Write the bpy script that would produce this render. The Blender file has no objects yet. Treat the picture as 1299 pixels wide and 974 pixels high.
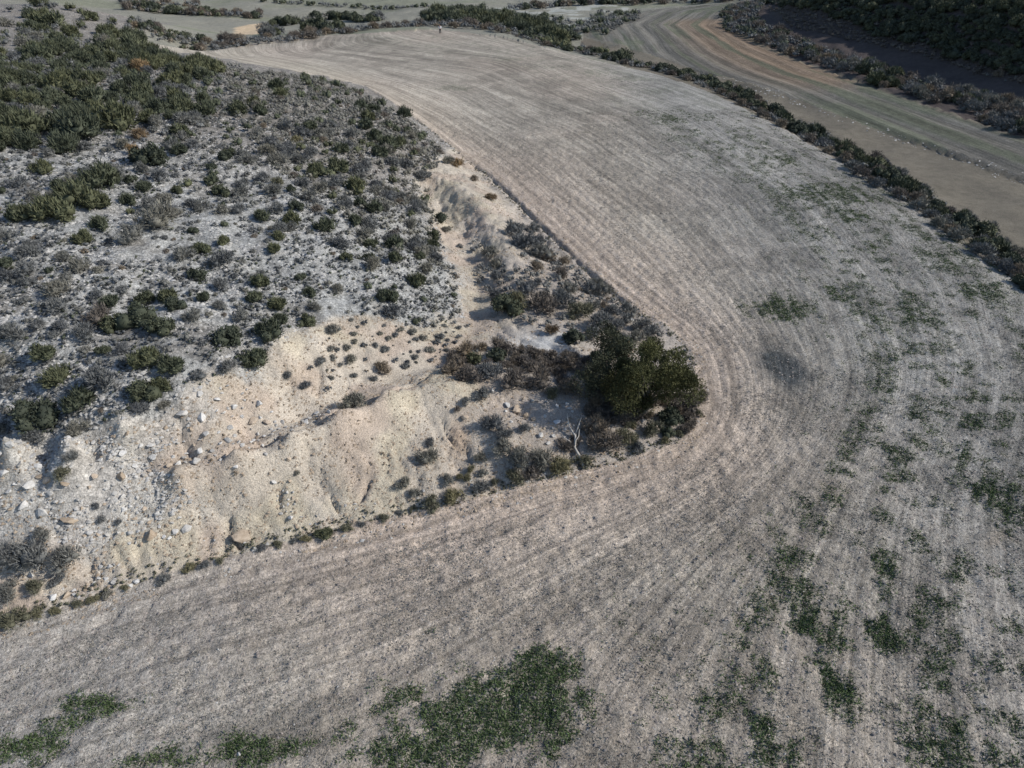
import bpy, bmesh, math, random
import numpy as np
from mathutils import Vector, Matrix, Euler

# ------------------------------------------------------------------ camera, sky, sun, exposure
S = bpy.context.scene
COL = S.collection
CAM_H, PITCH, FPX = 22.0, math.radians(34.0), 902.0
cam = bpy.data.cameras.new('camera'); cam.sensor_width = 36.0; cam.lens = 36.0*FPX/1299.0
cam.clip_start = 0.5; cam.clip_end = 6000.0
cam_o = bpy.data.objects.new('camera', cam); COL.objects.link(cam_o)
cam_o.location = (0, 0, CAM_H); cam_o.rotation_euler = (math.pi/2-PITCH, 0, 0)
S.camera = cam_o
SUN_EL = math.radians(34.0)
SUN_AZ = math.radians(-4.0)            # measured from +x towards +y
sv = Vector((math.cos(SUN_EL)*math.cos(SUN_AZ), math.cos(SUN_EL)*math.sin(SUN_AZ), math.sin(SUN_EL)))
W_ = bpy.data.worlds.new('World'); S.world = W_; W_.use_nodes = True
nt = W_.node_tree; bg = nt.nodes['Background']
sky = nt.nodes.new('ShaderNodeTexSky'); sky.sky_type = 'NISHITA'; sky.sun_disc = False
sky.sun_elevation = SUN_EL; sky.sun_rotation = math.pi/2-SUN_AZ
sky.air_density = 1.0; sky.dust_density = 0.6; sky.ozone_density = 1.5
nt.links.new(sky.outputs[0], bg.inputs[0]); bg.inputs[1].default_value = 0.11
sl = bpy.data.lights.new('sun', 'SUN'); sl.energy = 3.4; sl.angle = math.radians(0.5); sl.color = (1.0, 0.955, 0.885)
so = bpy.data.objects.new('sun', sl); COL.objects.link(so)
so.rotation_euler = (-sv).to_track_quat('-Z', 'Y').to_euler(); so.location = (100, 20, 80)
S.view_settings.view_transform = 'Standard'; S.view_settings.look = 'None'
S.view_settings.gamma = 1.0; S.view_settings.exposure = 0.42

rng = np.random.default_rng(7); random.seed(7)

# ------------------------------------------------------------------ survey helpers
cp, sp = math.cos(PITCH), math.sin(PITCH)
def ray(px, py):
    px = np.asarray(px, float); py = np.asarray(py, float)
    a = (px-649.5)/FPX; b = (487-py)/FPX
    return a, cp+b*sp, -sp+b*cp
def onplane(px, py, z):
    dx, dy, dz = ray(px, py); t = (np.asarray(z, float)-CAM_H)/dz
    return dx*t, dy*t
def dens(pts, step=1.6):
    out = []
    for (a, b) in zip(pts[:-1], pts[1:]):
        ax, ay = onplane(a[0], a[1], a[2]); bx, by = onplane(b[0], b[1], b[2])
        n = int(min(7, max(1, math.hypot(bx-ax, by-ay)/step)))
        for i in range(n):
            t = i/n
            out.append((ax+(bx-ax)*t, ay+(by-ay)*t, a[2]+(b[2]-a[2])*t))
    x, y = onplane(*pts[-1]); out.append((float(x), float(y), pts[-1][2]))
    return out

def hash2(ix, iy, seed):
    h = (ix.astype(np.int64)*374761393 + iy.astype(np.int64)*668265263 + seed*1274126177) & 0xffffffff
    h = ((h ^ (h >> 13))*1103515245) & 0xffffffff
    h = (h ^ (h >> 16)) & 0xffffffff
    return h/4294967295.0
def vnoise(x, y, seed=0):
    ix = np.floor(x); iy = np.floor(y); fx = x-ix; fy = y-iy
    fx = fx*fx*fx*(fx*(fx*6-15)+10); fy = fy*fy*fy*(fy*(fy*6-15)+10)
    a = hash2(ix, iy, seed); b = hash2(ix+1, iy, seed); c = hash2(ix, iy+1, seed); d = hash2(ix+1, iy+1, seed)
    return (a*(1-fx)+b*fx)*(1-fy)+(c*(1-fx)+d*fx)*fy
def fbm(x, y, seed=0, octv=4, gain=0.5):
    x = np.asarray(x, float); y = np.asarray(y, float)
    s = 0; a = 1; n = 0
    for i in range(octv):
        s = s+a*vnoise(x*2**i+17.3*i, y*2**i-9.1*i, seed+i); n += a; a *= gain
    return s/n
def sm(x, a, b):
    t = np.clip((np.asarray(x, float)-a)/(b-a), 0, 1); return t*t*(3-2*t)

# ------------------------------------------------------------------ height survey: break lines (px, py, z)
L = []
L.append([(-260,880,0),(-100,830,0),(0,794,0),(60,778,0),(130,758,0),(230,724,0),(330,698,0),(430,672,0),(520,652,0),(570,643,0),
          (640,626,0),(720,604,0),(790,586,0),(855,566,0),(888,545,0),(900,500,0),(893,445,0),(855,410,0),(812,392,0),(775,360,0),
          (725,318,0),(665,258,0),(620,217,0),(590,195,0),(545,160,0),(500,128,0),(460,105,0)])
L.append([(600,218,-.15),(655,268,-.2),(715,328,-.2),(765,372,-.2),(800,402,-.15)])
# crest of lower bank
L.append([(-260,640,3.4),(-100,615,3.4),(0,600,3.3),(120,602,3.1),(220,594,3.0),(300,575,3.0),(370,551,2.95),(430,524,2.85),(490,498,2.65),(540,488,2.35),
          (575,486,1.95),(620,503,1.5)])
L.append([(540,525,1.5),(580,575,.7),(480,580,1.2),(600,620,.35),(640,560,1.0),(700,540,.9),(690,580,.4)])
L.append([(-100,720,1.4),(0,690,1.5),(100,680,1.4),(250,650,1.2),(400,610,1.2)])
# bench and track behind the crest
L.append([(-260,600,3.3),(-100,590,3.3),(0,583,3.25),(120,590,3.0),(230,580,2.65),(320,558,2.25),(380,534,2.0),(440,508,1.85),(500,482,1.65),(550,462,1.4),(590,440,1.2),
          (602,405,.6),(606,365,.3),(598,325,.2),(575,290,.3),(556,262,.5),(540,240,.8)])
# top of the white scarp = hill edge
L.append([(-260,580,5.0),(-100,560,5.0),(0,548,5.0),(80,545,5.0),(150,530,4.9),(230,498,4.8),(290,470,4.6),(345,440,4.4),(395,415,4.1),(440,405,3.6),(490,410,2.9),(545,415,1.9),(575,395,1.2)])
# hill body
for row in [[(-350,420,6.4),(-200,400,6.4),(0,400,6.1),(120,400,5.9),(240,390,5.4),(340,370,4.8),(430,350,4.1),(500,340,3.1),(560,340,1.6)],
            [(-350,300,7.6),(-200,290,7.6),(0,290,7.2),(120,290,6.8),(240,285,6.2),(340,280,5.4),(430,270,4.5),(500,265,3.2),(545,270,1.7)],
            [(-350,200,8.6),(-150,190,8.6),(0,190,8.3),(120,190,7.6),(240,190,6.8),(340,190,5.7),(430,195,4.4),(500,205,2.9),(540,215,1.5)],
            [(-300,120,9.0),(-100,115,9.0),(0,115,8.8),(120,115,8.0),(240,120,6.9),(340,135,5.4),(430,145,3.7),(500,165,2.2),(545,185,1.1)],
            [(-250,70,8.6),(0,68,8.6),(100,64,8.0),(200,66,6.6),(280,84,4.7),(340,93,3.9),(410,103,2.9),(470,126,1.9),(520,155,1.2)]]:
    L.append(row)
# knoll behind
L.append([(-150,0,7),(0,8,7.0),(60,6,6.6),(110,12,5.8),(160,28,4.0),(215,54,1.6)])
L.append([(-80,38,6.4),(20,38,6.2),(90,42,5.2),(160,50,3.2)])
# bank beside the eroded channel
L.append([(560,222,1.3),(600,250,1.4),(628,285,1.3),(640,320,1.2),(648,350,1.1),(655,390,1.0)])
L.append([(585,215,.6),(635,262,.5),(668,310,.5),(700,360,.6),(730,395,.5)])
L.append([(640,425,1.0),(700,430,.9),(670,460,1.2),(740,470,.7),(780,450,.35),(760,500,.6),(800,540,.4),(820,480,.2),(850,520,.15)])
# main field
for p in [(100,950),(400,900),(700,900),(1000,900),(1290,900),(600,760),(300,800),(1000,650),(1290,650),(980,480),(1290,440),(1150,350),(950,300),(1020,210),
          (800,260),(860,170),(680,170),(520,105),(700,95),(580,65),(600,50),(420,75),(300,72),(800,110),(1450,560),(1600,900),(-300,1000),(1240,320)]:
    L.append([(p[0], p[1], 0.0)])
L.append([(230,64,0),(350,52,0),(460,44,.1),(560,41,.1),(640,51,0),(700,66,0),(790,88,0),(860,104,0),(930,131,0),(1000,171,0),(1060,203,0),(1130,247,0),(1200,296,0),(1262,340,0),(1340,400,0),(1500,520,0)])
# hedgerow ditch, brown strip, terrace
L.append([(640,36,-1.1),(700,54,-1.1),(790,76,-1.1),(860,91,-1.1),(930,116,-1.1),(1000,154,-1.1),(1060,185,-1.1),(1130,225,-1.1),(1200,270,-1.1),(1260,310,-1.1),(1340,370,-1.1),(1500,490,-1.1)])
L.append([(700,40,-1.7),(800,68,-1.7),(900,97,-1.7),(1000,138,-1.7),(1100,185,-1.7),(1200,235,-1.7),(1299,290,-1.7),(1500,420,-1.7)])
L.append([(740,46,-1.6),(866,87,-1.6),(950,113,-1.6),(1010,132,-1.6),(1113,169,-1.6),(1219,203,-1.6),(1299,233,-1.6),(1500,320,-1.6)])
L.append([(740,43,-1.2),(866,83,-1.1),(950,108,-1.1),(1010,127,-1.1),(1113,164,-1.1),(1219,197,-1.1),(1299,227,-1.1),(1500,312,-1.1)])
for p in [(800,42),(900,58),(1000,92),(1100,125),(1200,155),(1299,200),(850,16),(930,10),(760,30)]:
    L.append([(p[0], p[1], -0.9)])
# right hill
L.append([(925,8,-.6),(935,34,-.5),(1000,66,-.5),(1100,102,-.5),(1200,138,-.5),(1299,170,-.5),(1450,220,-.5)])
L.append([(966,7,1.0),(999,30,.9),(1099,50,.9),(1199,72,.9),(1299,104,.9),(1450,150,.9)])
L.append([(1000,2,4.1),(1100,2,6.0),(1200,14,6.4),(1299,27,7.2),(1450,47,7.6)])
# far country
for p, z in [((300,45),-2.5),((200,20),-2),((400,20),-2.5),((500,5),-2),((300,2),-1.5),((600,20),-1.5),((560,14),-.6),((690,15),-2.5),((760,12),-2),((860,2),-1.5),((640,5),-2.5)]:
    L.append([(p[0], p[1], z)])
P = []
for l in L: P += dens(l)
P += [(x, y, 0) for x in (-60, -20, 20, 60) for y in (-30, 0)]
P += [(60,100,5.5+3),(120,160,8),(160,110,10)] if False else []
P += [(-180,60,9),(-160,110,9),(-200,200,6),(-120,260,0),(0,300,0),(120,280,2),(150,150,6),(180,90,6),(190,200,6),(90,230,3),(110,40,-1.5),(130,0,-1.5),(-100,10,4),(-70,20,4.5)]
P = np.array([(float(a), float(b), float(c)) for a, b, c in P])
# merge near-duplicates
keep = []
for i, p in enumerate(P):
    if all((p[0]-P[j][0])**2+(p[1]-P[j][1])**2 > 0.05 for j in keep): keep.append(i)
P = P[keep]

def rbf_fit(XY, V, kern, lam=0.0, lin=False):
    d = np.hypot(XY[:,None,0]-XY[None,:,0], XY[:,None,1]-XY[None,:,1])
    A = kern(d)+lam*np.eye(len(XY))
    Q = np.c_[np.ones(len(XY)), XY] if lin else np.ones((len(XY),1))
    m = Q.shape[1]
    M = np.block([[A, Q],[Q.T, np.zeros((m,m))]])
    return np.linalg.lstsq(M, np.r_[V, np.zeros(m)], rcond=None)[0], XY, kern, lin
def rbf_eval(fit, x, y):
    w, XY, kern, lin = fit; x = x.astype(np.float32); y = y.astype(np.float32)
    out = np.empty(len(x), np.float32); n = len(XY); wf = w.astype(np.float32)
    X0 = XY[:,0].astype(np.float32); Y0 = XY[:,1].astype(np.float32)
    for i in range(0, len(x), 40000):
        d = np.sqrt((x[i:i+40000,None]-X0)**2+(y[i:i+40000,None]-Y0)**2)
        r = kern(d)@wf[:n]+wf[n]
        if lin: r = r+x[i:i+40000]*wf[n+1]+y[i:i+40000]*wf[n+2]
        out[i:i+40000] = r
    return out.astype(float)
hfit = rbf_fit(P[:,:2], P[:,2], lambda d: -d, 0.08)

# tensor grid, finer over the bank
def axis(segs):
    out = [segs[0][0]]
    for a, b, s0, s1 in segs:
        x = out[-1]
        while x < b:
            t = (x-a)/(b-a); x += s0+(s1-s0)*max(0, min(1, t)); out.append(x)
    return np.array(out)
gx = axis([(-1500,-300,200,40),(-300,-120,30,2.5),(-120,-50,2.2,.45),(-50,-24,.3,.14),(-24,14,.125,.125),(14,40,.14,.3),(40,120,.3,1.6),(120,300,2.5,30),(300,1500,40,200)])
gy = axis([(-200,-20,30,4),(-20,8,2,.2),(8,17,.14,.13),(17,34,.12,.12),(34,60,.13,.3),(60,120,.3,.7),(120,260,.7,2.4),(260,500,3,20),(500,2500,30,250)])
NX, NY = len(gx), len(gy)
GX, GY = np.meshgrid(gx, gy); fx_, fy_ = GX.ravel(), GY.ravel()
cx, cy = np.clip(fx_, -230, 230), np.clip(fy_, -40, 330)
Z = rbf_eval(hfit, cx, cy).reshape(NY, NX)
Z += sm(np.hypot(GX, GY), 330, 1500)*35*fbm(GX/300, GY/300, 91, 3)

def H(x, y, Zg=None):
    Zg = Z if Zg is None else Zg
    x = np.clip(np.atleast_1d(np.asarray(x, float)), gx[0]+1e-3, gx[-1]-1e-3); y = np.clip(np.atleast_1d(np.asarray(y, float)), gy[0]+1e-3, gy[-1]-1e-3)
    i = np.searchsorted(gx, x)-1; j = np.searchsorted(gy, y)-1
    tx = (x-gx[i])/(gx[i+1]-gx[i]); ty = (y-gy[j])/(gy[j+1]-gy[j])
    return (Zg[j,i]*(1-tx)+Zg[j,i+1]*tx)*(1-ty)+(Zg[j+1,i]*(1-tx)+Zg[j+1,i+1]*tx)*ty
def hit(px, py):
    """world point where the survey sight line meets the ground"""
    px = np.atleast_1d(np.asarray(px, float)); py = np.atleast_1d(np.asarray(py, float))
    dx, dy, dz = ray(px, py)
    t = np.full(len(px), 12.0); lo = t.copy(); done = np.zeros(len(px), bool)
    for _ in range(1400):
        st = np.maximum(0.12, t*0.006)
        tn = t+st
        below = (CAM_H+dz*tn) < H(dx*tn, dy*tn)
        new = below & ~done
        lo = np.where(new, t, lo); done |= below
        t = np.where(done, t, tn)
        if done.all(): break
        if t.max() > 900: break
    a = t.copy(); b = t+np.maximum(0.12, t*0.006)
    for _ in range(12):
        m = (a+b)/2; bl = (CAM_H+dz*m) < H(dx*m, dy*m)
        b = np.where(bl, m, b); a = np.where(bl, a, m)
    return dx*a, dy*a, a
def proj(x, y, z):
    zc = y*cp-(z-CAM_H)*sp; yc = y*sp+(z-CAM_H)*cp
    return 649.5+FPX*x/zc, 487-FPX*yc/zc, zc

def wpoly(pts):
    p = np.array(pts, float); x, y, _ = hit(p[:,0], p[:,1]); return np.c_[x, y]
def inpoly(poly, x, y):
    c = np.zeros(len(x), bool); n = len(poly)
    for i in range(n):
        x0, y0 = poly[i]; x1, y1 = poly[(i+1)%n]
        if y0 == y1: continue
        c ^= ((y0 > y) != (y1 > y)) & (x < (x1-x0)*(y-y0)/(y1-y0)+x0)
    return c
def dpoly(line, x, y):
    d = np.full(len(x), 1e9)
    for (x0, y0), (x1, y1) in zip(line[:-1], line[1:]):
        vx, vy = x1-x0, y1-y0; L2 = vx*vx+vy*vy+1e-9
        t = np.clip(((x-x0)*vx+(y-y0)*vy)/L2, 0, 1)
        d = np.minimum(d, np.hypot(x-x0-t*vx, y-y0-t*vy))
    return d

# ------------------------------------------------------------------ zones (world polygons)
toe = [(-200,860),(0,792),(60,777),(130,757),(230,723),(330,697),(430,671),(520,651),(570,642),(640,624),(720,602),(790,584),(855,563),(882,540),(884,500),(880,450),(850,415),(812,396),(772,363),(722,320),(662,260),(616,218),(588,198),(545,163),(500,131),(462,108)]
hillP = np.vstack([wpoly(toe), [(-60,118),(-75,175),(-140,190),(-230,190),(-230,20),(-60,10)]])
barep = wpoly([(-200,600),(0,560),(60,580),(110,552),(170,535),(230,503),(290,473),(345,443),(395,412),(440,402),(500,405),(548,420),(590,402),(575,340),(560,300),(540,262),(532,232),(552,205),(580,188),(620,205),(670,255),(730,310),(785,360),(830,390),(890,440),(900,520),(880,575),(790,600),(720,620),(640,640),(570,660),(520,670),(430,690),(330,716),(230,745),(130,780),(60,800),(0,815),(-200,880)])
whiteP = wpoly([(-200,590),(0,548),(80,552),(150,538),(240,505),(262,525),(190,585),(250,640),(130,690),(60,700),(0,740),(-200,800)])
stripP = wpoly([(740,47),(866,88),(950,114),(1010,133),(1113,170),(1219,204),(1299,234),(1500,320),(1500,480),(1299,345),(1200,290),(1100,225),(1000,167),(900,117),(800,84),(735,58)])
field2P = wpoly([(720,42),(700,34),(760,20),(850,10),(930,2),(960,1),(930,20),(938,42),(1000,72),(1100,107),(1200,145),(1299,178),(1450,230),(1450,290),(1299,226),(1219,196),(1113,163),(1010,126),(950,107),(866,82),(780,55)])
rhillP = np.vstack([wpoly([(935,3),(930,20),(938,40),(1000,70),(1100,106),(1200,142),(1299,175),(1450,228)]), [(170,60),(260,120),(200,220),(110,235)]])
scrubP = wpoly([(600,18),(640,6),(760,3),(800,8),(790,20),(735,45),(700,38),(650,28)])
toeL = hillP[:len(toe)]

# furrow coordinate: which pass of the seed drill a point lies on
UL = [(0,toe[1:14]),(0,toe[14:]),
 (1.6,[(0,850),(300,775),(600,705),(800,640),(895,590),(922,520),(905,430),(810,355),(650,210),(560,140)]),
 (4.5,[(0,960),(200,905),(400,840),(560,775),(700,705),(820,645),(905,600),(950,550),(955,490),(925,420),(850,320),(700,200),(560,120),(420,86)]),
 (7.5,[(150,1040),(330,965),(520,870),(680,780),(830,680),(940,605),(995,550),(1008,480),(965,380),(870,270),(740,180),(600,110),(420,72)]),
 (11,[(600,1080),(640,1000),(715,900),(800,800),(900,690),(985,605),(1040,540),(1058,470),(1015,370),(900,240),(760,155),(600,92),(400,64)]),
 (15,[(850,1080),(868,1000),(900,900),(940,800),(985,695),(1042,600),(1095,540),(1115,470),(1080,365),(960,235),(820,145),(640,76),(450,54)]),
 (20,[(1050,1080),(1055,1000),(1062,900),(1075,800),(1092,700),(1118,600),(1160,530),(1175,460),(1140,360),(1050,250),(900,155),(700,78),(540,45)]),
 (26,[(1210,1080),(1205,1000),(1196,900),(1190,800),(1190,700),(1205,600),(1240,530),(1255,450),(1220,360),(1130,260),(1000,175),(850,112),(700,70)]),
 (33,[(1400,1000),(1360,800),(1330,650),(1340,500),(1320,430)])]
up, uv_ = [], []
for u, pts in UL:
    for l in dens([(a, b, 0.0) for a, b in pts], 4):
        up.append(l[:2]); uv_.append(u)
up = np.array(up, float); uv_ = np.array(uv_, float)
tps = lambda d: d*d*np.log(d+1e-6)
ufit = rbf_fit(up, uv_, lambda d: -np.sqrt(d*d+9.0), 1.6, True)
U = rbf_eval(ufit, np.clip(fx_, -120, 120), np.clip(fy_, 0, 230))
# second field: distance from its curved outer terrace line
t2 = wpoly([(960,1),(905,14),(880,32),(925,62),(1000,95),(1100,130),(1200,168),(1299,205),(1450,260)])
U2 = dpoly(t2, fx_, fy_)
t3 = wpoly([(740,46),(866,86),(950,112),(1010,131),(1113,168),(1219,202),(1299,232),(1500,320)])

jx = (fbm(fx_/1.3, fy_/1.3, 5, 3)-.5)*1.1; jy = (fbm(fx_/1.3, fy_/1.3, 11, 3)-.5)*1.1
qx, qy = fx_+jx, fy_+jy
def soft(poly, w=1.0):                                    # 0..1 mask
    return inpoly(poly, qx, qy).astype(float)
def softd(poly, w=.8, amp=2.6):
    ins = inpoly(poly, fx_, fy_); d = np.full(n0, -9.0); nr = (fy_ < 95) & (np.abs(fx_) < 75)
    d[nr] = dpoly(np.vstack([poly, poly[:1]]), fx_[nr], fy_[nr])*np.where(ins[nr], 1, -1)
    return sm(d+(fbm(fx_/1.5, fy_/1.5, 15, 4)-.5)*amp, -w, w)
n0 = len(fx_)
mHill = inpoly(hillP, fx_, fy_).astype(float)
mBare = softd(barep)*mHill; mWhite = softd(whiteP)*mHill
mStrip = soft(stripP); mF2 = soft(field2P); mRH = soft(rhillP); mScrub = soft(scrubP)
far = (fy_ > 60).astype(float)
beyond = np.vstack([wpoly([(230,61),(350,50),(460,42),(560,38),(640,48),(700,62),(790,84),(860,99),(930,126),(1000,166),(1060,197),(1130,241),(1200,290),(1262,333),(1340,395),(1500,510)]), [(250,0),(1500,-200),(1500,2500),(-1500,2500),(-1500,118),(-75,118)]])
mBeyond = soft(beyond)*(1-mHill)
mField = (1-mHill)*(1-mBeyond)*(1-mRH)

# ------------------------------------------------------------------ relief detail
Zd = Z.ravel().copy(); n_ = len(Zd)
near = 1-sm(np.hypot(fx_, fy_), 60, 140)
Zd += mField*(0.012*np.sin(U*2*math.pi/0.62+1.5*fbm(fx_/3, fy_/3, 4, 2))*near + 0.022*(fbm(U*.9, U*0, 12, 2)-.5)*4*.5)
Zd += mField*near*(fbm(fx_*2.6, fy_*2.6, 21, 3)-.5)*0.2
Zd += mF2*0.08*np.sin(U2*2*math.pi/3.2)
Zd += (mHill*(1-mBare))*((fbm(fx_/2.3, fy_/2.3, 31, 5, .55)-.5)*0.9)
Zd += mBare*((fbm(fx_/1.4, fy_/1.4, 37, 6, .66)-.5)*0.30)
pathL = wpoly([(606,365),(604,405),(590,440),(550,462),(500,482),(440,508),(380,534),(320,558),(230,580)])
sel = (fy_ > 18) & (fy_ < 60) & (np.abs(fx_) < 20); dpth = np.full(n_, 9.0); dpth[sel] = dpoly(pathL, fx_[sel], fy_[sel])
_t = wpoly([(0,794),(640,626)]); _d = (_t[1]-_t[0])/np.linalg.norm(_t[1]-_t[0])
s_al = fx_*_d[0]+fy_*_d[1]; s_ac = -fx_*_d[1]+fy_*_d[0]
for fr, am, sd in ((1.0,.17,211),(2.3,.10,223),(.55,.10,227)):
    nn = vnoise(s_al*fr+(fbm(fx_/1.2, fy_/1.2, sd+3, 3)-.5)*2.2, s_ac*.28*fr, sd)
    Zd -= mBare*(fx_ < 3)*am*(1-np.abs(2*nn-1))**5*sm(fbm(fx_/3, fy_/3, sd+9, 2), .35, .6)
Zd += mBare*np.maximum(0, fbm(fx_*1.5, fy_*1.5, 231, 4, .6)-.52)*.35*(fx_ < 6)
onp = np.exp(-(dpth/.55)**2); Zd = Zd*(1-onp)+(Z.ravel()-.12)*onp
crs = wpoly([(240,600),(300,582),(370,558),(430,531),(490,505),(540,494),(578,494)])
dc = np.full(n_, 9.0); dc[sel] = dpoly(crs, fx_[sel]+jx[sel]*.2, fy_[sel]+jy[sel]*.2); Zd += .30*np.exp(-(dc/.42)**2)
ditch = wpoly([(560,466),(510,492),(450,516),(390,541),(330,563),(280,578)])
sel = sel & (dpth < 4); dd_ = dpoly(ditch, fx_[sel]+jx[sel]*.3, fy_[sel]+jy[sel]*.3); Zd[sel] -= .38*np.exp(-(dd_/.22)**2)*sm(fbm(fx_[sel]/.9, fy_[sel]/.9, 61, 2), .3, .55)
Zd += mRH*((fbm(fx_*.7, fy_*.7, 47, 3)-.5)*.7+(fbm(fx_/7, fy_/7, 41, 4)-.5)*1.2)
Zd += mBeyond*(1-mF2)*(1-mRH)*(fbm(fx_/12, fy_/12, 43, 4)-.5)*1.4
# rills and cracks worn into the bank (px polylines, depth, half width)
cr = [([(145,660),(152,700),(160,722)],.35,.16),([(193,695),(198,712),(203,722)],.3,.12),([(405,607),(425,635),(430,650)],.3,.13),
      ([(388,565),(405,590),(418,615),(428,645)],.28,.14),([(455,635),(462,620),(470,600)],.5,.2),([(330,650),(345,668),(352,690)],.25,.12),
      ([(355,615),(352,640),(360,655)],.45,.28),([(560,528),(568,550),(588,575)],.35,.18),([(572,540),(588,560),(600,585)],.4,.16),
      ([(290,650),(290,672),(302,690)],.8,.22),([(228,528),(230,552),(245,575)],.45,.16),([(232,560),(252,548),(262,520)],.3,.16),
      ([(112,700),(118,735)],.3,.13),([(128,712),(134,745)],.25,.12),([(245,600),(300,590),(360,560)],.15,.2),([(735,545),(728,565),(735,590)],.5,.22),
      ([(645,505),(655,522),(664,520)],.5,.2),([(530,240),(548,262),(552,270)],.5,.3),([(430,470),(440,490)],.3,.18),([(395,450),(405,480),(400,500)],.3,.2),
      ([(310,470),(318,500),(335,530)],.3,.2),([(350,445),(365,475),(372,505)],.3,.2),([(70,672),(84,690)],.3,.2),([(170,680),(176,715)],.22,.14),([(238,640),(246,690)],.2,.16),([(500,560),(515,600)],.22,.16),([(440,545),(470,590)],.18,.14),
      ([(365,495),(330,520),(310,540)],.25,.2)]
for pts, dep, wd in cr:
    w = wpoly(pts)
    sel = (fx_ > w[:,0].min()-2) & (fx_ < w[:,0].max()+2) & (fy_ > w[:,1].min()-2) & (fy_ < w[:,1].max()+2)
    d = dpoly(w, fx_[sel]+jx[sel]*.45, fy_[sel]+jy[sel]*.45)
    Zd[sel] -= dep*.6*np.exp(-(d/max(.085, wd*.45))**2)*sm(fbm(fx_[sel]/.5, fy_[sel]/.5, 13, 2), .25, .5)
# shear wall of the eroded channel: sharpen left flank
wl = wpoly([(548,240),(575,262),(598,285),(618,310),(632,340),(640,365)])
sel = (fy_ > 35) & (fy_ < 75) & (fx_ > -12) & (fx_ < 8)
dd = dpoly(wl, fx_[sel], fy_[sel]+0)
fl = fbm(fx_[sel]*1.6+fy_[sel]*.4, fy_[sel]*.9, 77, 3)
Zd[sel] -= np.exp(-(dd/.9)**2)*(.15+.8*np.maximum(0, fl-.45))
# small step at the field edge
el = wpoly([(598,207),(620,222),(665,264),(724,324),(772,368),(800,390)])
sel = (fy_ > 35) & (fy_ < 80) & (fx_ > -12) & (fx_ < 14)
d = dpoly(el, fx_[sel]+jx[sel]*.2, fy_[sel]+jy[sel]*.2)
Zd[sel] -= .34*np.exp(-(d/.13)**2)*(.5+.5*sm(fbm(fx_[sel]/.7, fy_[sel]/.7, 19, 2), .3, .6))
for pts, dep, wd in [([(95,805),(120,790),(160,770),(225,747),(300,722),(330,712)],.16,.12),([(180,785),(260,750),(330,722)],.1,.12),([(380,705),(460,682),(560,662),(640,640)],.12,.14)]:
    w = wpoly(pts); sel = (fx_ > w[:,0].min()-2) & (fx_ < w[:,0].max()+2) & (fy_ > w[:,1].min()-2) & (fy_ < w[:,1].max()+2)
    d = dpoly(w, fx_[sel]+jx[sel]*.8, fy_[sel]+jy[sel]*.8)
    Zd[sel] -= dep*np.exp(-(d/wd)**2)*sm(fbm(fx_[sel]/.8, fy_[sel]/.8, 3, 2), .35, .6)
Z = Zd.reshape(NY, NX)

# ------------------------------------------------------------------ soil colour (albedo, with the right hill's shade painted in)
def C(*c): return np.array(c, float)
def mixc(T, col, m): return T*(1-m[:,None])+col*m[:,None]
n = len(fx_)
big = fbm(fx_/14, fy_/14, 51, 4); mid = fbm(fx_/3.5, fy_/3.5, 55, 4); sml = fbm(fx_/.9, fy_/.9, 58, 4)
T = np.tile(C(.352,.313,.260), (n,1))
T = mixc(T, C(.372,.320,.264), sm(big, .35, .7))
w_, h_ = onplane(700, 640, 0)
T = mixc(T, C(.42,.342,.278), np.exp(-((dpoly(toeL, fx_, fy_))/4.5)**2)*.9)           # pinkish headland by the bank
T = mixc(T, C(.285,.278,.258), sm(fx_, 9, 24)*.8)
T = mixc(T, C(.335,.315,.285), sm(-fx_, 4, 16)*(1-sm(fy_, 20, 40))*.8)
T = mixc(T, C(.40,.355,.285), sm(fy_, 60, 110)*sm(-U, -6, -1)*.6)
st = fbm(U*1.1, fbm(fx_/25, fy_/25, 2, 1)*2, 66, 3)                                     # long drill streaks
T = T*(1+mField[:,None]*(st[:,None]-.5)*.55)
far_t = C(.235,.225,.185)
T = mixc(T, far_t, mBeyond)
T = mixc(T, C(.19,.195,.14), mBeyond*sm(fbm(fx_/30, fy_/12, 71, 3), .5, .62)*.8)
T = mixc(T, C(.155,.132,.103), mStrip*.95)
T = mixc(T, C(.155,.145,.125), mF2)
T = mixc(T, C(.235,.165,.11), mF2*sm(22-dpoly(wpoly([(900,30),(930,55),(985,78),(1040,95)]), fx_, fy_), 8, 20)*.75)
T = mixc(T, C(.115,.125,.085), mF2*sm(fbm(U2*.5, fbm(fx_/30, fy_/30, 2, 2)*3, 67, 3), .5, .68)*.75)
T = T*(1+mF2[:,None]*(fbm(U2*.8, fy_*0, 68, 2)[:,None]-.5)*.5)
T = mixc(T, C(.36,.36,.32), mScrub*sm(fbm(fx_/4, fy_/4, 73, 3), .42, .6))
T = mixc(T, C(.075,.062,.058), mRH)  # right hill soil: its shade is put into this dark colour
T = mixc(T, C(.16,.142,.112), mBeyond*(1-mRH)*(1-mF2)*(1-mScrub)*(fx_ > 12)*sm(fx_, 12, 24)*(fy_ < 190))
T = mixc(T, C(.20,.20,.15), mBeyond*inpoly(wpoly([(330,0),(560,0),(520,12),(420,18),(340,24)]), qx, qy)*sm(fbm(fx_/20, fy_/20, 75, 3), .35, .6))
T = mixc(T, C(.52,.40,.27), inpoly(wpoly([(296,43),(300,34),(330,29),(348,29),(346,41),(320,44)]), fx_, fy_).astype(float))
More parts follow.
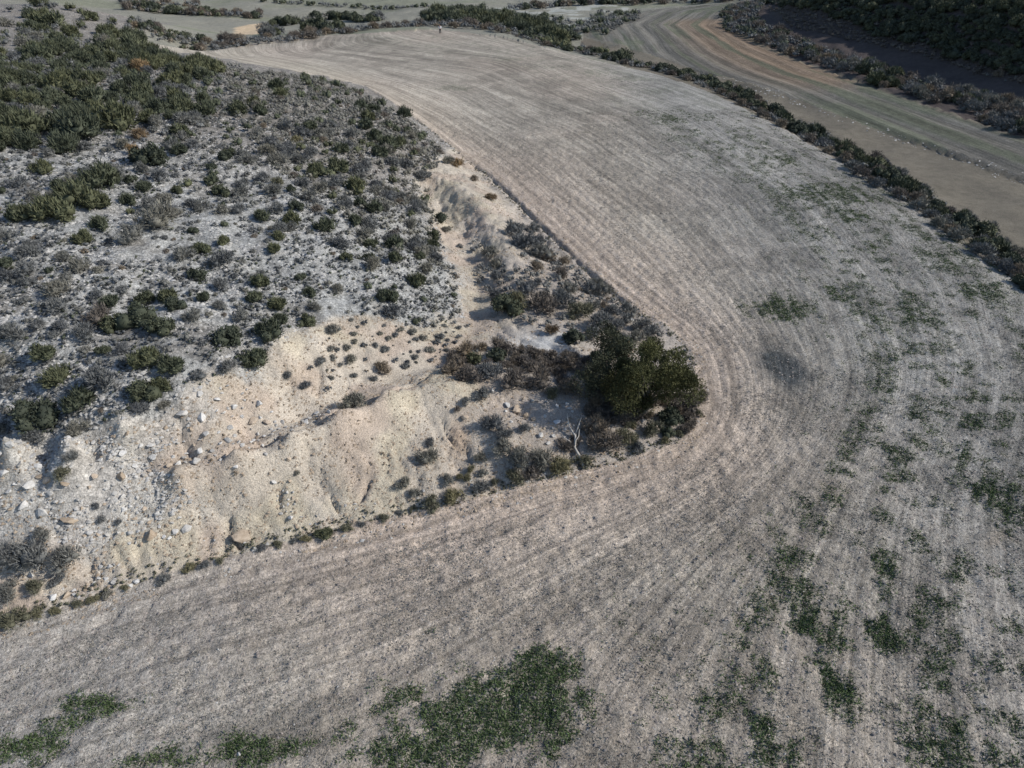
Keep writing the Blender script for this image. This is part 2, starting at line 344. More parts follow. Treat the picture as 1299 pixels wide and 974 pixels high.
# hill rubble
T = mixc(T, C(.37,.368,.352), mHill)
T = mixc(T, C(.24,.225,.205), mHill*(1-mBare)*sm(mid, .5, .72)*.8)
T = mixc(T, C(.23,.205,.18), mHill*(1-mBare)*sm(fy_, 44, 62)*.75)
T = mixc(T, C(.455,.40,.33), mBare)
T = mixc(T, C(.45,.395,.30), mBare*sm(fbm(fx_/3, fy_/3, 81, 3), .5, .66)*.8)
T = mixc(T, C(.42,.345,.28), mBare*sm(fbm(fx_/2.4, fy_/2.4, 85, 3), .54, .7)*.9)
T = mixc(T, C(.375,.33,.285), mBare*sm(fx_, -4, 3))
T = mixc(T, C(.465,.445,.41), mWhite*.8)
def blob(px, py, rx, ry, ang=0):
    x, y, _ = hit([px, px+rx, px], [py, py, py+ry])
    a = max(.3, abs(x[1]-x[0])); b = max(.3, abs(y[2]-y[0]))
    dx, dy = qx-x[0], qy-y[0]; c_, s_ = math.cos(ang), math.sin(ang)
    return np.exp(-(((dx*c_+dy*s_)/a)**2+((-dx*s_+dy*c_)/b)**2))
T = mixc(T, C(.40,.30,.22), mHill*blob(585,555,14,30)*.9)
T = mixc(T, C(.46,.455,.44), mHill*blob(690,435,40,16))
T = mixc(T, C(.42,.34,.26), mHill*blob(365,470,40,20)*.5)
# green sprouting crop and dark or brown lenses
GR = [(640,905,95,50,1.3),(560,900,70,38,1),(690,855,50,28,.9),(520,950,95,30,.8),(730,890,25,40,.7),(700,940,50,25,1),(110,900,45,22,.9),(40,945,50,22,.9),(340,950,60,20,.8),(200,965,50,15,.6),(545,800,14,9,.6),(1130,808,22,18,1.2),(1040,800,28,40,.7),(1060,870,30,40,.7),
      (965,930,16,36,.9),(840,945,16,25,.6),(1150,930,20,50,.5),(1170,690,16,30,.5),(1255,620,40,30,.7),(1210,560,30,50,.4),(990,390,40,18,.8),(1060,370,26,22,.5),(1160,400,50,40,.45),(1280,640,30,20,.8),(1100,700,20,30,.4),
      (1050,245,55,16,1),(985,205,30,10,.7),(1080,275,30,12,.8),(800,100,28,5,.9),(760,92,30,5,.7),(835,115,25,5,.8),(580,112,22,3,1),(860,150,40,8,.5),(650,75,40,5,.5),(700,85,40,4,.5),(1180,330,50,20,.45),(1240,370,40,20,.6)]
green = np.zeros(n)
for px, py, rx, ry, s in GR: green = np.maximum(green, blob(px, py, rx, ry)*s)
green = np.minimum(1.3, green*1.5)*mField
strk = fbm(U*2.2, fbm(fx_/9, fy_/9, 2, 2)*4, 64, 2)
patch = np.clip((green-.08)*1.5, 0, 1)*sm(fbm(fx_/.45, fy_/.45, 95, 3)+(strk-.5)*1.0+(green-.6)*.4, .33, .62)
patch = np.maximum(patch, mField*sm(fbm(U*.6, fbm(fx_/9, fy_/9, 6, 2)*4, 99, 3)*.40+fbm(fx_/.8, fy_/.8, 96, 3)*.60+(strk-.5)*.25, .46, .72)*sm(U, 8, 20)*.75)
T = mixc(T, C(.125,.135,.09), patch*mField*.45)
smudge = mField*np.minimum(1, blob(995,466,26,30)*1.5); T = mixc(T, C(.085,.09,.09), smudge)  # rounded dark grey patch on the field
for a in [(960,680,16,7),(1262,682,22,9),(1050,622,24,12),(625,768,18,7),(330,820,14,6)]:
    T = mixc(T, C(.25,.215,.175), mField*blob(*a)*.8)
dk = sm(fbm(U*.45, fbm(fx_/9, fy_/9, 6, 2)*5, 97, 3)*.6+fbm(fx_/2.2, fy_/2.2, 98, 3)*.4, .47, .6)*sm(U, 1.5, 8)
T = mixc(T, T*.78, mField*dk)
T = np.clip(T*(.86+.28*mid[:,None]), .02, .6)

# ------------------------------------------------------------------ tagging / materials
def tag(o, label=None, cat=None, group=None, kind=None):
    if label: o['label'] = label
    if cat: o['category'] = cat
    if group: o['group'] = group
    if kind: o['kind'] = kind
    return o
def newmat(name):
    m = bpy.data.materials.new(name); m.use_nodes = True
    return m, m.node_tree, m.node_tree.nodes['Principled BSDF']
def N(t, typ, **kw):
    nd = t.nodes.new(typ)
    for k, v in kw.items(): setattr(nd, k, v)
    return nd
def ramp(t, src, stops):
    r = t.nodes.new('ShaderNodeValToRGB'); e = r.color_ramp.elements
    while len(e) < len(stops): e.new(.5)
    for el_, (p, c) in zip(e, stops): el_.position = p; el_.color = (c, c, c, 1) if not isinstance(c, tuple) else (*c, 1)
    t.links.new(src, r.inputs[0]); return r.outputs[0]
def mul(t, a, b, fac=1.0, mode='MULTIPLY'):
    m = t.nodes.new('ShaderNodeMix'); m.data_type = 'RGBA'; m.blend_type = mode
    if isinstance(fac, float): m.inputs[0].default_value = fac
    else: t.links.new(fac, m.inputs[0])
    for s, i in ((a, 6), (b, 7)):
        if isinstance(s, tuple): m.inputs[i].default_value = (*s, 1)
        else: t.links.new(s, m.inputs[i])
    return m.outputs[2]
def noise(t, vec, scale, det=3, rough=.6, dist=0.0):
    nn = t.nodes.new('ShaderNodeTexNoise'); nn.inputs['Scale'].default_value = scale; nn.inputs['Detail'].default_value = det
    nn.inputs['Roughness'].default_value = rough; nn.inputs['Distortion'].default_value = dist
    if vec is not None: t.links.new(vec, nn.inputs['Vector'])
    return nn.outputs[0]

gm, t, b = newmat('soil')
co = N(t, 'ShaderNodeTexCoord').outputs['Object']
at = N(t, 'ShaderNodeAttribute', attribute_name='tint').outputs['Color']
au = N(t, 'ShaderNodeAttribute', attribute_name='furrow').outputs['Fac']
af = N(t, 'ShaderNodeAttribute', attribute_name='tilled').outputs['Fac']
ar = N(t, 'ShaderNodeAttribute', attribute_name='rubble').outputs['Fac']
c = at
c = mul(t, c, ramp(t, noise(t, co, 1.1, 5, .65), [(.3,.82),(.7,1.18)]))
fine = noise(t, co, 7.0, 4, .75)
fw = N(t, 'ShaderNodeMath', operation='ADD'); t.links.new(af, fw.inputs[0]); t.links.new(ar, fw.inputs[1])
fw2 = N(t, 'ShaderNodeMath', operation='MULTIPLY_ADD'); t.links.new(fw.outputs[0], fw2.inputs[0]); fw2.inputs[1].default_value = .65; fw2.inputs[2].default_value = .22; fw2.use_clamp = True
c = mul(t, c, ramp(t, fine, [(.3,.42),(.45,.88),(.57,1.1),(.70,1.5)]), fw2.outputs[0])
c = mul(t, c, ramp(t, noise(t, co, 17.0, 3, .7), [(.3,.6),(.5,1.0),(.7,1.4)]))
# drill lines
cb = N(t, 'ShaderNodeCombineXYZ'); m1 = N(t, 'ShaderNodeMath', operation='MULTIPLY'); t.links.new(au, m1.inputs[0]); m1.inputs[1].default_value = 4.2
t.links.new(m1.outputs[0], cb.inputs[0])
sc_ = N(t, 'ShaderNodeVectorMath', operation='SCALE'); t.links.new(co, sc_.inputs[0]); sc_.inputs['Scale'].default_value = .07
ad = N(t, 'ShaderNodeVectorMath', operation='ADD'); t.links.new(cb.outputs[0], ad.inputs[0]); t.links.new(sc_.outputs[0], ad.inputs[1])
rows = noise(t, ad.outputs[0], 1.0, 4, .7)
c = mul(t, c, ramp(t, rows, [(.38,.73),(.5,.98),(.62,1.21)]), af)
# stones of the rubble
vo = N(t, 'ShaderNodeTexVoronoi'); vo.inputs['Scale'].default_value = 5.0; t.links.new(co, vo.inputs['Vector']); 
hsv = N(t, 'ShaderNodeSeparateColor'); t.links.new(vo.outputs['Color'], hsv.inputs[0])
c = mul(t, c, ramp(t, hsv.outputs[0], [(.0,.62),(.5,.95),(1.0,1.25)]), ar)
ve = N(t, 'ShaderNodeTexVoronoi', feature='DISTANCE_TO_EDGE'); ve.inputs['Scale'].default_value = 5.0; t.links.new(co, ve.inputs['Vector'])
c = mul(t, c, ramp(t, ve.outputs['Distance'], [(.0,.6),(.12,1.0)]), ar)
t.links.new(c, b.inputs['Base Color']); b.inputs['Roughness'].default_value = .95; b.inputs['Specular IOR Level'].default_value = .1
bp = N(t, 'ShaderNodeBump'); bp.inputs['Strength'].default_value = .9; bp.inputs['Distance'].default_value = .12
t.links.new(noise(t, co, 5.0, 5, .75), bp.inputs['Height']); t.links.new(bp.outputs[0], b.inputs['Normal'])

me = bpy.data.meshes.new('ground')
idx = np.arange(NX*NY).reshape(NY, NX)
quads = np.stack([idx[:-1,:-1], idx[:-1,1:], idx[1:,1:], idx[1:,:-1]], -1).reshape(-1, 4)
me.vertices.add(NX*NY); me.vertices.foreach_set('co', np.c_[fx_, fy_, Z.ravel()].astype(np.float32).ravel())
me.loops.add(quads.size); me.loops.foreach_set('vertex_index', quads.ravel().astype(np.int32))
me.polygons.add(len(quads)); me.polygons.foreach_set('loop_start', (np.arange(len(quads))*4).astype(np.int32)); me.polygons.foreach_set('loop_total', np.full(len(quads), 4, np.int32))
me.update(calc_edges=True); me.validate()
me.polygons.foreach_set('use_smooth', np.ones(len(quads), bool))
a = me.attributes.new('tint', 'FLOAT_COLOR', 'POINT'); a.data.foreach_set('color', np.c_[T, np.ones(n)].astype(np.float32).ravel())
def fa(nm, v): a = me.attributes.new(nm, 'FLOAT', 'POINT'); a.data.foreach_set('value', v.astype(np.float32))
fa('furrow', U*(1-mF2)+U2*mF2*.5); fa('tilled', np.clip(mField+mF2, 0, 1)); fa('rubble', mHill*(1-mBare)*.9+mWhite*.6)
me.materials.append(gm)
ground = bpy.data.objects.new('ground', me); COL.objects.link(ground); tag(ground, kind='structure')

def leafmat(name, c1, c2, c3=None, tr=.15, scale=2.2):
    m, t, b = newmat(name)
    co = N(t, 'ShaderNodeTexCoord').outputs['Object']
    oi = N(t, 'ShaderNodeObjectInfo').outputs['Random']
    f = ramp(t, noise(t, co, scale, 4, .7), [(.35,0.0),(.65,1.0)])
    c = mul(t, c1, c2, f, 'MIX')
    c = mul(t, c, ramp(t, oi, [(0,(.78,.8,.86)),(.5,(1.0,1.0,1.0)),(1,(1.25,1.17,1.0))]))
    at = N(t, 'ShaderNodeAttribute', attribute_name='leafshade').outputs['Color']
    c = mul(t, c, at)
    t.links.new(c, b.inputs['Base Color']); b.inputs['Roughness'].default_value = .75; b.inputs['Specular IOR Level'].default_value = .15
    b.inputs['Subsurface Weight'].default_value = 0
    return m
def plainmat(name, c1, c2, scale=3, bump=.05, rnd=True, rough=.9):
    m, t, b = newmat(name)
    co = N(t, 'ShaderNodeTexCoord').outputs['Object']
    f = ramp(t, noise(t, co, scale, 5, .7), [(.35,0.0),(.68,1.0)])
    c = mul(t, c1, c2, f, 'MIX')
    if rnd: c = mul(t, c, ramp(t, N(t, 'ShaderNodeObjectInfo').outputs['Random'], [(0,(.78,.76,.74)),(1,(1.12,1.12,1.14))]))
    t.links.new(c, b.inputs['Base Color']); b.inputs['Roughness'].default_value = rough; b.inputs['Specular IOR Level'].default_value = .15
    bp = N(t, 'ShaderNodeBump'); bp.inputs['Strength'].default_value = .6; bp.inputs['Distance'].default_value = bump
    t.links.new(noise(t, co, scale*3, 5, .7), bp.inputs['Height']); t.links.new(bp.outputs[0], b.inputs['Normal'])
    return m
M = dict(
 green=leafmat('juniper_leaf', (.058,.068,.044), (.10,.108,.07)),
 dgreen=leafmat('dark_leaf', (.044,.052,.036), (.08,.088,.058)),
 grey=leafmat('grey_twig', (.106,.108,.105), (.176,.177,.167)),
 brown=leafmat('brown_twig', (.115,.10,.085), (.185,.155,.125)),
 orange=leafmat('dry_orange_leaf', (.15,.105,.062), (.21,.155,.095)),
 olive=leafmat('olive_leaf', (.10,.097,.064), (.165,.158,.105)),
 oak=leafmat('oak_leaf', (.042,.050,.026), (.082,.088,.044), scale=.7),
 crop=leafmat('crop_leaf', (.042,.066,.032), (.078,.112,.052)),
 straw=plainmat('straw', (.30,.27,.21), (.44,.40,.33), 6, rnd=False),
 bark=plainmat('bark', (.13,.11,.095), (.24,.21,.18), 5, rnd=False),
 snag=plainmat('bleached_wood', (.36,.33,.29), (.55,.52,.47), 6, rnd=False),
 lime=plainmat('limestone', (.42,.41,.385), (.60,.585,.555), 2.0),
 tan=plainmat('tan_rock', (.34,.27,.20), (.50,.42,.33), 1.6),
 clod=plainmat('clods', (.22,.19,.17), (.36,.315,.28), .9, rnd=False),
 peb=plainmat('pebbles', (.34,.33,.31), (.52,.50,.47), 1.2, rnd=False),
)

# ------------------------------------------------------------------ mesh makers (numpy triangles)
def tri_mesh(name, V, F, mat, shade=None, smooth=False):
    me = bpy.data.meshes.new(name); V = np.asarray(V, np.float32); F = np.asarray(F, np.int32)
    me.vertices.add(len(V)); me.vertices.foreach_set('co', V.ravel())
    me.loops.add(F.size); me.loops.foreach_set('vertex_index', F.ravel())
    me.polygons.add(len(F)); me.polygons.foreach_set('loop_start', (np.arange(len(F))*3).astype(np.int32)); me.polygons.foreach_set('loop_total', np.full(len(F), 3, np.int32))
    me.update(calc_edges=True)
    s = np.ones(len(V)) if shade is None else shade
    s = np.asarray(s, float)
    if s.ndim == 1: s = np.c_[s, s, s]
    a = me.attributes.new('leafshade', 'FLOAT_COLOR', 'POINT'); a.data.foreach_set('color', np.c_[s, np.ones(len(V))].astype(np.float32).ravel())
    if smooth: me.polygons.foreach_set('use_smooth', np.ones(len(F), bool))
    me.materials.append(mat); return me
def unit(v): return v/(np.linalg.norm(v, axis=-1, keepdims=True)+1e-9)
ICO = None
def ico(sub=1):
    bm = bmesh.new(); bmesh.ops.create_icosphere(bm, subdivisions=sub, radius=1)
    V = np.array([v.co[:] for v in bm.verts]); F = np.array([[l.index for l in f.verts] for f in bm.faces]); bm.free(); return V, F
I1, I2 = ico(1), ico(2)
def blades(Pn, D, ln, wd, r):
    """leaf slivers: base at Pn, along D"""
    k = len(Pn); side = unit(np.cross(D, r.normal(size=(k,3))))
    A = Pn-side*wd[:,None]*.5; B = Pn+side*wd[:,None]*.5; T_ = Pn+D*ln[:,None]
    V = np.stack([A, B, T_], 1).reshape(-1, 3); F = np.arange(3*k).reshape(k, 3); return V, F
def shrub_arrays(kind, nl, seed):
    r = np.random.default_rng(seed)
    Vs, Fs, Sh = [], [], []; off = 0
    nb = {'dense': 9, 'spiky': 11, 'twiggy': 7, 'low': 9}[kind]
    hh = {'dense': .78, 'spiky': .8, 'twiggy': .72, 'low': .5}[kind]
    cs, rs = [], []
    for i in range(nb):
        a = r.uniform(0, 6.28); q = math.sqrt(r.uniform(0, 1))*.62
        rr = r.uniform(.26, .46); cs.append((math.cos(a)*q, math.sin(a)*q*r.uniform(.8, 1), (1-q*q)*hh*r.uniform(.55, 1)-.05)); rs.append(rr)
    cs = np.array(cs); rs = np.array(rs)
    core = {'dense': .86, 'spiky': .78, 'twiggy': .6, 'low': .66}[kind]
    for i in range(nb):
        V = I1[0]*rs[i]*core*np.array([1,1,.9])*(1+.25*r.normal(size=(len(I1[0]),1)))+cs[i]
        V[:,2] = np.maximum(V[:,2], -.12)
        Vs.append(V); Fs.append(I1[1]+off); Sh.append(np.full(len(V), .9)); off += len(V)
    k = nl; bi = r.integers(0, nb, k); d = unit(r.normal(size=(k,3))+np.array([0,0,.35]))
    Pn = cs[bi]+d*rs[bi,None]*r.uniform(.6, 1.05, (k,1))
    ln = {'dense': .11, 'spiky': .26, 'twiggy': .24, 'low': .17}[kind]; wd = {'dense': .10, 'spiky': .075, 'twiggy': .042, 'low': .06}[kind]
    up_ = {'dense': .3, 'spiky': 1.1, 'twiggy': .5, 'low': .3}[kind]
    D = unit(d+np.array([0,0,up_])+r.normal(size=(k,3))*.5)
    V, F = blades(Pn, D, ln*r.uniform(.6, 1.4, k), wd*r.uniform(.7, 1.4, k), r)
    ok = Pn[:,2] > -.08
    V = V.reshape(k,3,3)[ok].reshape(-1,3); F = np.arange(len(V)).reshape(-1,3)+off
    Vs.append(V); Fs.append(F); Sh.append(np.repeat(r.uniform(.7, 1.45, len(F)), 3))
    return np.vstack(Vs), np.vstack(Fs), np.concatenate(Sh)
SH = {}
def shrub_mesh(style, mat, i):
    k = (style, mat, i)
    if k not in SH:
        V, F, s = shrub_arrays(style, {'dense': 1100, 'spiky': 1000, 'twiggy': 900, 'low': 500}[style], 100+i*7+len(style))
        SH[k] = tri_mesh('foliage_'+mat, V, F, M[mat], s)
    return SH[k]
def put(name, me, x, y, sx, sz=None, rot=None, dz=0.0, tilt=0.0, z=None):
    o = bpy.data.objects.new(name, me); COL.objects.link(o)
    zz = H(x, y)[0] if z is None else z
    o.location = (float(x), float(y), float(zz)+dz)
    o.rotation_euler = (random.uniform(-tilt, tilt), random.uniform(-tilt, tilt), random.uniform(0, 6.28) if rot is None else rot)
    o.scale = (sx, sx*random.uniform(.85, 1.1), sx if sz is None else sz); return o
KIND = {'green': ('juniper_shrub', 'spiky', 'green'), 'dgreen': ('evergreen_shrub', 'dense', 'dgreen'), 'grey': ('heath_shrub', 'twiggy', 'grey'),
        'brown': ('dry_shrub', 'twiggy', 'brown'), 'orange': ('dry_shrub', 'twiggy', 'orange'), 'olive': ('esparto_tuft', 'twiggy', 'olive'), 'lowgrey': ('thyme_cushion', 'low', 'grey'), 'lowbrown': ('thyme_cushion', 'low', 'brown')}
occupied = []
def shrub(kind, x, y, r, label, group=None, cat='shrub', zs=1.0):
    nm, style, mat = KIND[kind]
    o = put(nm, shrub_mesh(style, mat, random.randrange(5)), x, y, r, r*zs, tilt=.12, dz=-.04*r)
    tag(o, label, cat, group); occupied.append((float(x), float(y), r)); return o
def shrub_px(kind, px, py, rpx, label, group=None, zs=1.0):
    x, y, t_ = hit([px], [py+rpx*.45]); _, _, zc = proj(x, y, H(x, y))
    r = rpx*zc[0]/FPX*1.12
    return shrub(kind, x[0], y[0], r, label, group, zs=zs)

# ------------------------------------------------------------------ individually recognisable shrubs
KW = {'green': 'green juniper shrub', 'dgreen': 'dark green evergreen bush', 'grey': 'grey twiggy shrub', 'brown': 'brown twiggy shrub', 'orange': 'rusty orange dry shrub',
      'olive': 'olive tuft of wiry grass', 'lowgrey': 'low grey cushion shrub', 'lowbrown': 'low brown cushion shrub'}
HERO = [
 ('dgreen',45,523,31,'large round dark green bush at the left edge above the white scarp'),
 ('grey',46,552,16,'grey twiggy shrub tucked under the large round bush at the left edge'),
 ('dgreen',178,398,26,'tallest dark green bush in the middle cluster of the stony hill'),
 ('dgreen',205,412,20,'dark green bush on the right flank of the middle hill cluster'),
 ('dgreen',148,408,20,'dark green bush on the left flank of the middle hill cluster'),
 ('brown',125,400,20,'brownish twiggy shrub left of the middle hill cluster'),
 ('green',78,478,20,'green juniper shrub up and right of the large round bush'),
 ('green',100,505,22,'broad green juniper shrub just right of the large round bush'),
 ('grey',130,478,26,'wide grey twiggy shrub between two green junipers near the scarp'),
 ('green',185,453,19,'left one of two touching juniper shrubs above the scarp edge'),
 ('green',218,462,19,'right one of two touching juniper shrubs above the scarp edge'),
 ('dgreen',180,495,22,'dark green bush hanging on the brink of the white scarp'),
 ('green',205,490,16,'small juniper beside the dark bush on the brink of the scarp'),
 ('grey',178,517,14,'grey shrub on the scarp face under the brink bush'),
 ('grey',210,513,9,'small grey shrub alone on the upper white scarp'),
 ('green',330,357,13,'upper round juniper of a short column on the right of the hill'),
 ('green',323,378,12,'lower round juniper of a short column on the right of the hill'),
 ('green',392,371,10,'small bright green juniper near the hill right rim'),
 ('dgreen',390,405,13,'small round dark bush at the tip of the scarp top'),
 ('green',343,417,20,'broad juniper standing on the brink above the reddish scar'),
 ('dgreen',290,425,23,'dark spreading bush left of the brink juniper'),
 ('grey',306,400,13,'grey shrub above the dark spreading bush'),
 ('green',323,453,17,'juniper overhanging the top of the yellow scar'),
 ('grey',292,463,14,'grey green shrub at the lip left of the overhanging juniper'),
 ('green',353,385,13,'juniper between the round column and the tip bush'),
 ('green',185,378,15,'juniper just above the middle hill cluster'),
 ('green',142,382,13,'juniper up left of the middle hill cluster'),
 ('green',213,376,14,'juniper up right of the middle hill cluster'),
 ('green',260,377,10,'small juniper midway between the hill cluster and round column'),
 ('green',55,213,15,'isolated round juniper on the bare white ground at upper left'),
 ('green',128,226,26,'large juniper at the top of the white clearing'),
 ('green',97,246,24,'large juniper left below the clearing juniper'),
 ('green',120,255,20,'juniper with a grey skirt at the lower end of the clearing row'),
 ('dgreen',190,196,26,'dark bush with an orange shrub leaning on its left'),
 ('orange',168,190,11,'bright orange dry shrub against the dark bush on the hill'),
 ('orange',182,84,15,'orange brown shrub in the dense green thicket near the hilltop'),
 ('orange',178,170,13,'rusty shrub a little above the dark bush on the hill'),
 ('green',225,124,15,'bright green juniper beside the white gravel streak'),
 ('green',25,272,18,'yellow green juniper by the left edge below the clearing'),
 ('green',67,270,26,'wide dark juniper next to the yellow green one at left'),
 ('green',163,254,12,'small juniper alone in the white clearing'),
 ('green',127,284,14,'juniper low in the white clearing'),
 ('grey',200,275,28,'widest grey shrub in the centre of the hill'),
 ('grey',167,297,19,'grey green shrub down left of the widest grey shrub'),
 ('olive',353,230,9,'yellowish tuft among grey shrubs on the upper hill'),
 ('olive',377,177,9,'yellow olive tuft near the top right of the hill'),
 ('green',413,287,14,'juniper on the right shoulder of the hill'),
 ('green',30,160,28,'big juniper in the dense thicket by the left edge'),
 ('green',150,150,26,'big juniper in the centre of the dense hilltop thicket'),
 ('green',100,165,28,'broad juniper at the lower rim of the dense hilltop thicket'),
 ('brown',486,465,13,'round reddish brown bush alone above the track'),
 ('grey',452,507,17,'dark grey shrub growing on the lip of the track'),
 ('grey',438,511,12,'grey shrub touching the dark one on the track lip'),
 ('dgreen',630,449,15,'dark green bush with a bright top behind the middle thicket'),
 ('dgreen',601,454,13,'dark green bush at the left end of the middle thicket'),
 ('brown',574,468,15,'leftmost brown shrub of the middle thicket'),
 ('brown',596,474,18,'second brown shrub of the middle thicket from the track'),
 ('grey',620,470,20,'grey shrub in the heart of the middle thicket'),
 ('brown',650,481,22,'tall brown shrub in the middle thicket behind the white upright stone'),
 ('brown',681,478,22,'brown shrub at the right end of the middle thicket'),
 ('grey',613,499,14,'grey shrub on the near side of the middle thicket'),
 ('olive',700,497,12,'olive tuft between the middle thicket and the big tree'),
 ('brown',723,490,18,'reddish brown shrub in the shade left of the big tree'),
 ('brown',742,470,18,'brown shrub under the left side of the big tree'),
 ('grey',625,537,18,'grey shrub right of the tan boulder'),
 ('grey',640,550,13,'grey shrub below the one right of the tan boulder'),
 ('grey',666,542,10,'small grey shrub among the pale rocks'),
 ('grey',640,567,17,'rounded grey shrub below the pale rock patch'),
 ('grey',656,578,22,'largest grey shrub above the field edge below the rock patch'),
 ('grey',690,580,20,'grey green shrub left of the bleached dead branch'),
 ('olive',712,588,18,'olive shrub at the foot of the dead branch'),
 ('brown',675,600,15,'brown shrub on the field edge under the rock patch'),
 ('olive',653,603,15,'olive tuft on the field edge under the largest grey shrub'),
 ('grey',610,580,10,'small round grey shrub left of the rounded grey one'),
 ('lowgrey',613,597,9,'lower of two small round shrubs near the field edge'),
 ('grey',567,608,11,'round grey shrub at the foot of the red brown rill'),
 ('grey',546,560,9,'small shrub above the twin grey clump on the bank'),
 ('grey',541,577,17,'twin grey clump standing alone on the lower bank'),
 ('grey',513,612,12,'left shrub of the group below the twin clump'),
 ('grey',527,624,9,'round shrub below the twin clump by the field edge'),
 ('olive',547,637,14,'olive shrub on the field edge below the twin clump'),
 ('olive',577,628,15,'olive shrub on the field edge right of the rill foot'),
 ('grey',610,616,14,'grey shrub on the field edge right of centre'),
 ('grey',590,508,8,'small grey shrub just above the tan boulder'),
 ('brown',580,518,6,'tiny brown shrub left of the tan boulder'),
 ('grey',666,368,17,'grey shrub at the upper left of the large thicket'),
 ('brown',688,383,23,'broad brown shrub in the middle of the large thicket'),
 ('grey',714,378,20,'grey shrub on the field side of the large thicket'),
 ('olive',735,393,20,'olive shrub near the field corner of the large thicket'),
 ('grey',760,407,21,'grey shrub between the large thicket and the tree'),
 ('grey',781,412,14,'low grey shrub at the outer corner of the field'),
 ('orange',700,416,11,'yellow orange tuft below the large thicket'),
 ('dgreen',727,428,16,'dark green shrub left of the tree over its blue shadow'),
 ('dgreen',640,388,22,'small dark green tree like bush beside the end of the gully'),
 ('olive',655,380,18,'olive bush leaning on the small dark tree like bush'),
 ('grey',626,372,12,'dark grey shrub above the small tree like bush'),
 ('grey',630,350,11,'grey shrub at the lower end of the eroded bank'),
 ('grey',621,319,14,'dark grey shrub in the mouth of the eroded channel'),
 ('grey',667,306,19,'large grey shrub on the bare strip beside the field'),
 ('grey',685,319,17,'grey shrub next to the field furrow above the large thicket'),
 ('grey',652,292,14,'uppermost large grey shrub of the strip by the field'),
 ('brown',695,326,12,'brown shrub touching the field furrow'),
 ('brown',711,345,13,'reddish shrub on the field side above the large thicket'),
 ('brown',680,338,11,'brown shrub over a bare patch beside the thicket'),
 ('orange',622,250,9,'tan tuft on bare ground near the top of the furrow'),
 ('brown',602,227,8,'dark brown low shrub on bare ground at the top of the gully'),
 ('orange',580,207,9,'round rusty shrub at the upper end of the field furrow'),
 ('grey',569,203,9,'grey shrub touching the round rusty one'),
 ('lowgrey',583,311,6,'single small grey shrub on the track beside the channel'),
 ('dgreen',558,276,10,'dark green shrub on the left rim of the channel'),
 ('grey',566,291,8,'grey shrub on the left rim of the channel'),
 ('dgreen',551,299,12,'dark shrub left of the channel track'),
 ('dgreen',531,324,9,'small dark green shrub left of the gully track'),
 ('brown',754,540,22,'purplish brown shrub right of the dead branch'),
 ('brown',768,558,24,'broad brown shrub under the near side of the big tree'),
 ('olive',792,552,18,'olive shrub at the near foot of the big tree'),
 ('grey',810,566,12,'dark low shrub on the field edge under the tree'),
 ('olive',826,540,17,'olive shrub with white stones at the tip of the bank'),
 ('dgreen',850,526,17,'low dark green bush at the very tip of the bank'),
 ('dgreen',846,546,10,'small dark bush at the field corner below the tip'),
 ('olive',740,582,11,'yellowish tuft at the base of the dead branch'),
 ('grey',44,703,29,'biggest grey shrub at the lower left'),
 ('grey',86,705,23,'grey shrub right of the biggest one at lower left'),
 ('grey',7,700,27,'grey shrub cut by the left edge at lower left'),
 ('lowgrey',81,727,10,'small grey shrub below the lower left pair'),
 ('grey',54,676,11,'small shrub above the biggest grey one at lower left'),
 ('lowgrey',69,737,8,'small dark cushion under the lower left clump'),
 ('grey',10,747,20,'loose grey shrub on pale soil at the left edge'),
 ('olive',47,742,14,'olive shrub below the biggest grey one at lower left'),
 ('olive',20,782,20,'broad olive tuft at the left edge beside the field'),
 ('olive',81,597,13,'brown green tussock on the white bench at left'),
 ('lowgrey',128,657,8,'grey cushion on the pale ledge above the stone heap'),
 ('lowgrey',151,660,6,'small dark cushion right of the ledge cushion'),
 ('lowgrey',121,640,8,'grey cushion above the ledge cushion'),
 ('grey',91,578,11,'faint grey shrub on the white scarp at left'),
 ('lowgrey',377,598,5,'tiny shrub in the middle of the yellow bank face'),
 ('grey',366,475,9,'small grey shrub on the yellow scar'),
 ('grey',388,488,8,'grey shrub at the foot of the yellow scar'),
 ('grey',445,455,10,'grey shrub right of the yellow scar'),
]
toeplants = [(49,772,15),(71,772,12),(98,763,11),(118,758,12),(138,751,11),(158,744,8),(208,732,13),(240,718,12),(260,714,10),(280,709,9),(332,693,10),(354,688,10),(372,684,8),(388,681,10),(412,673,12),(440,668,11),(457,663,9),(486,655,10),(508,649,9),(525,643,7)]
for kind, px, py, rp, lb in HERO:
    shrub_px(kind, px, py, rp, lb)
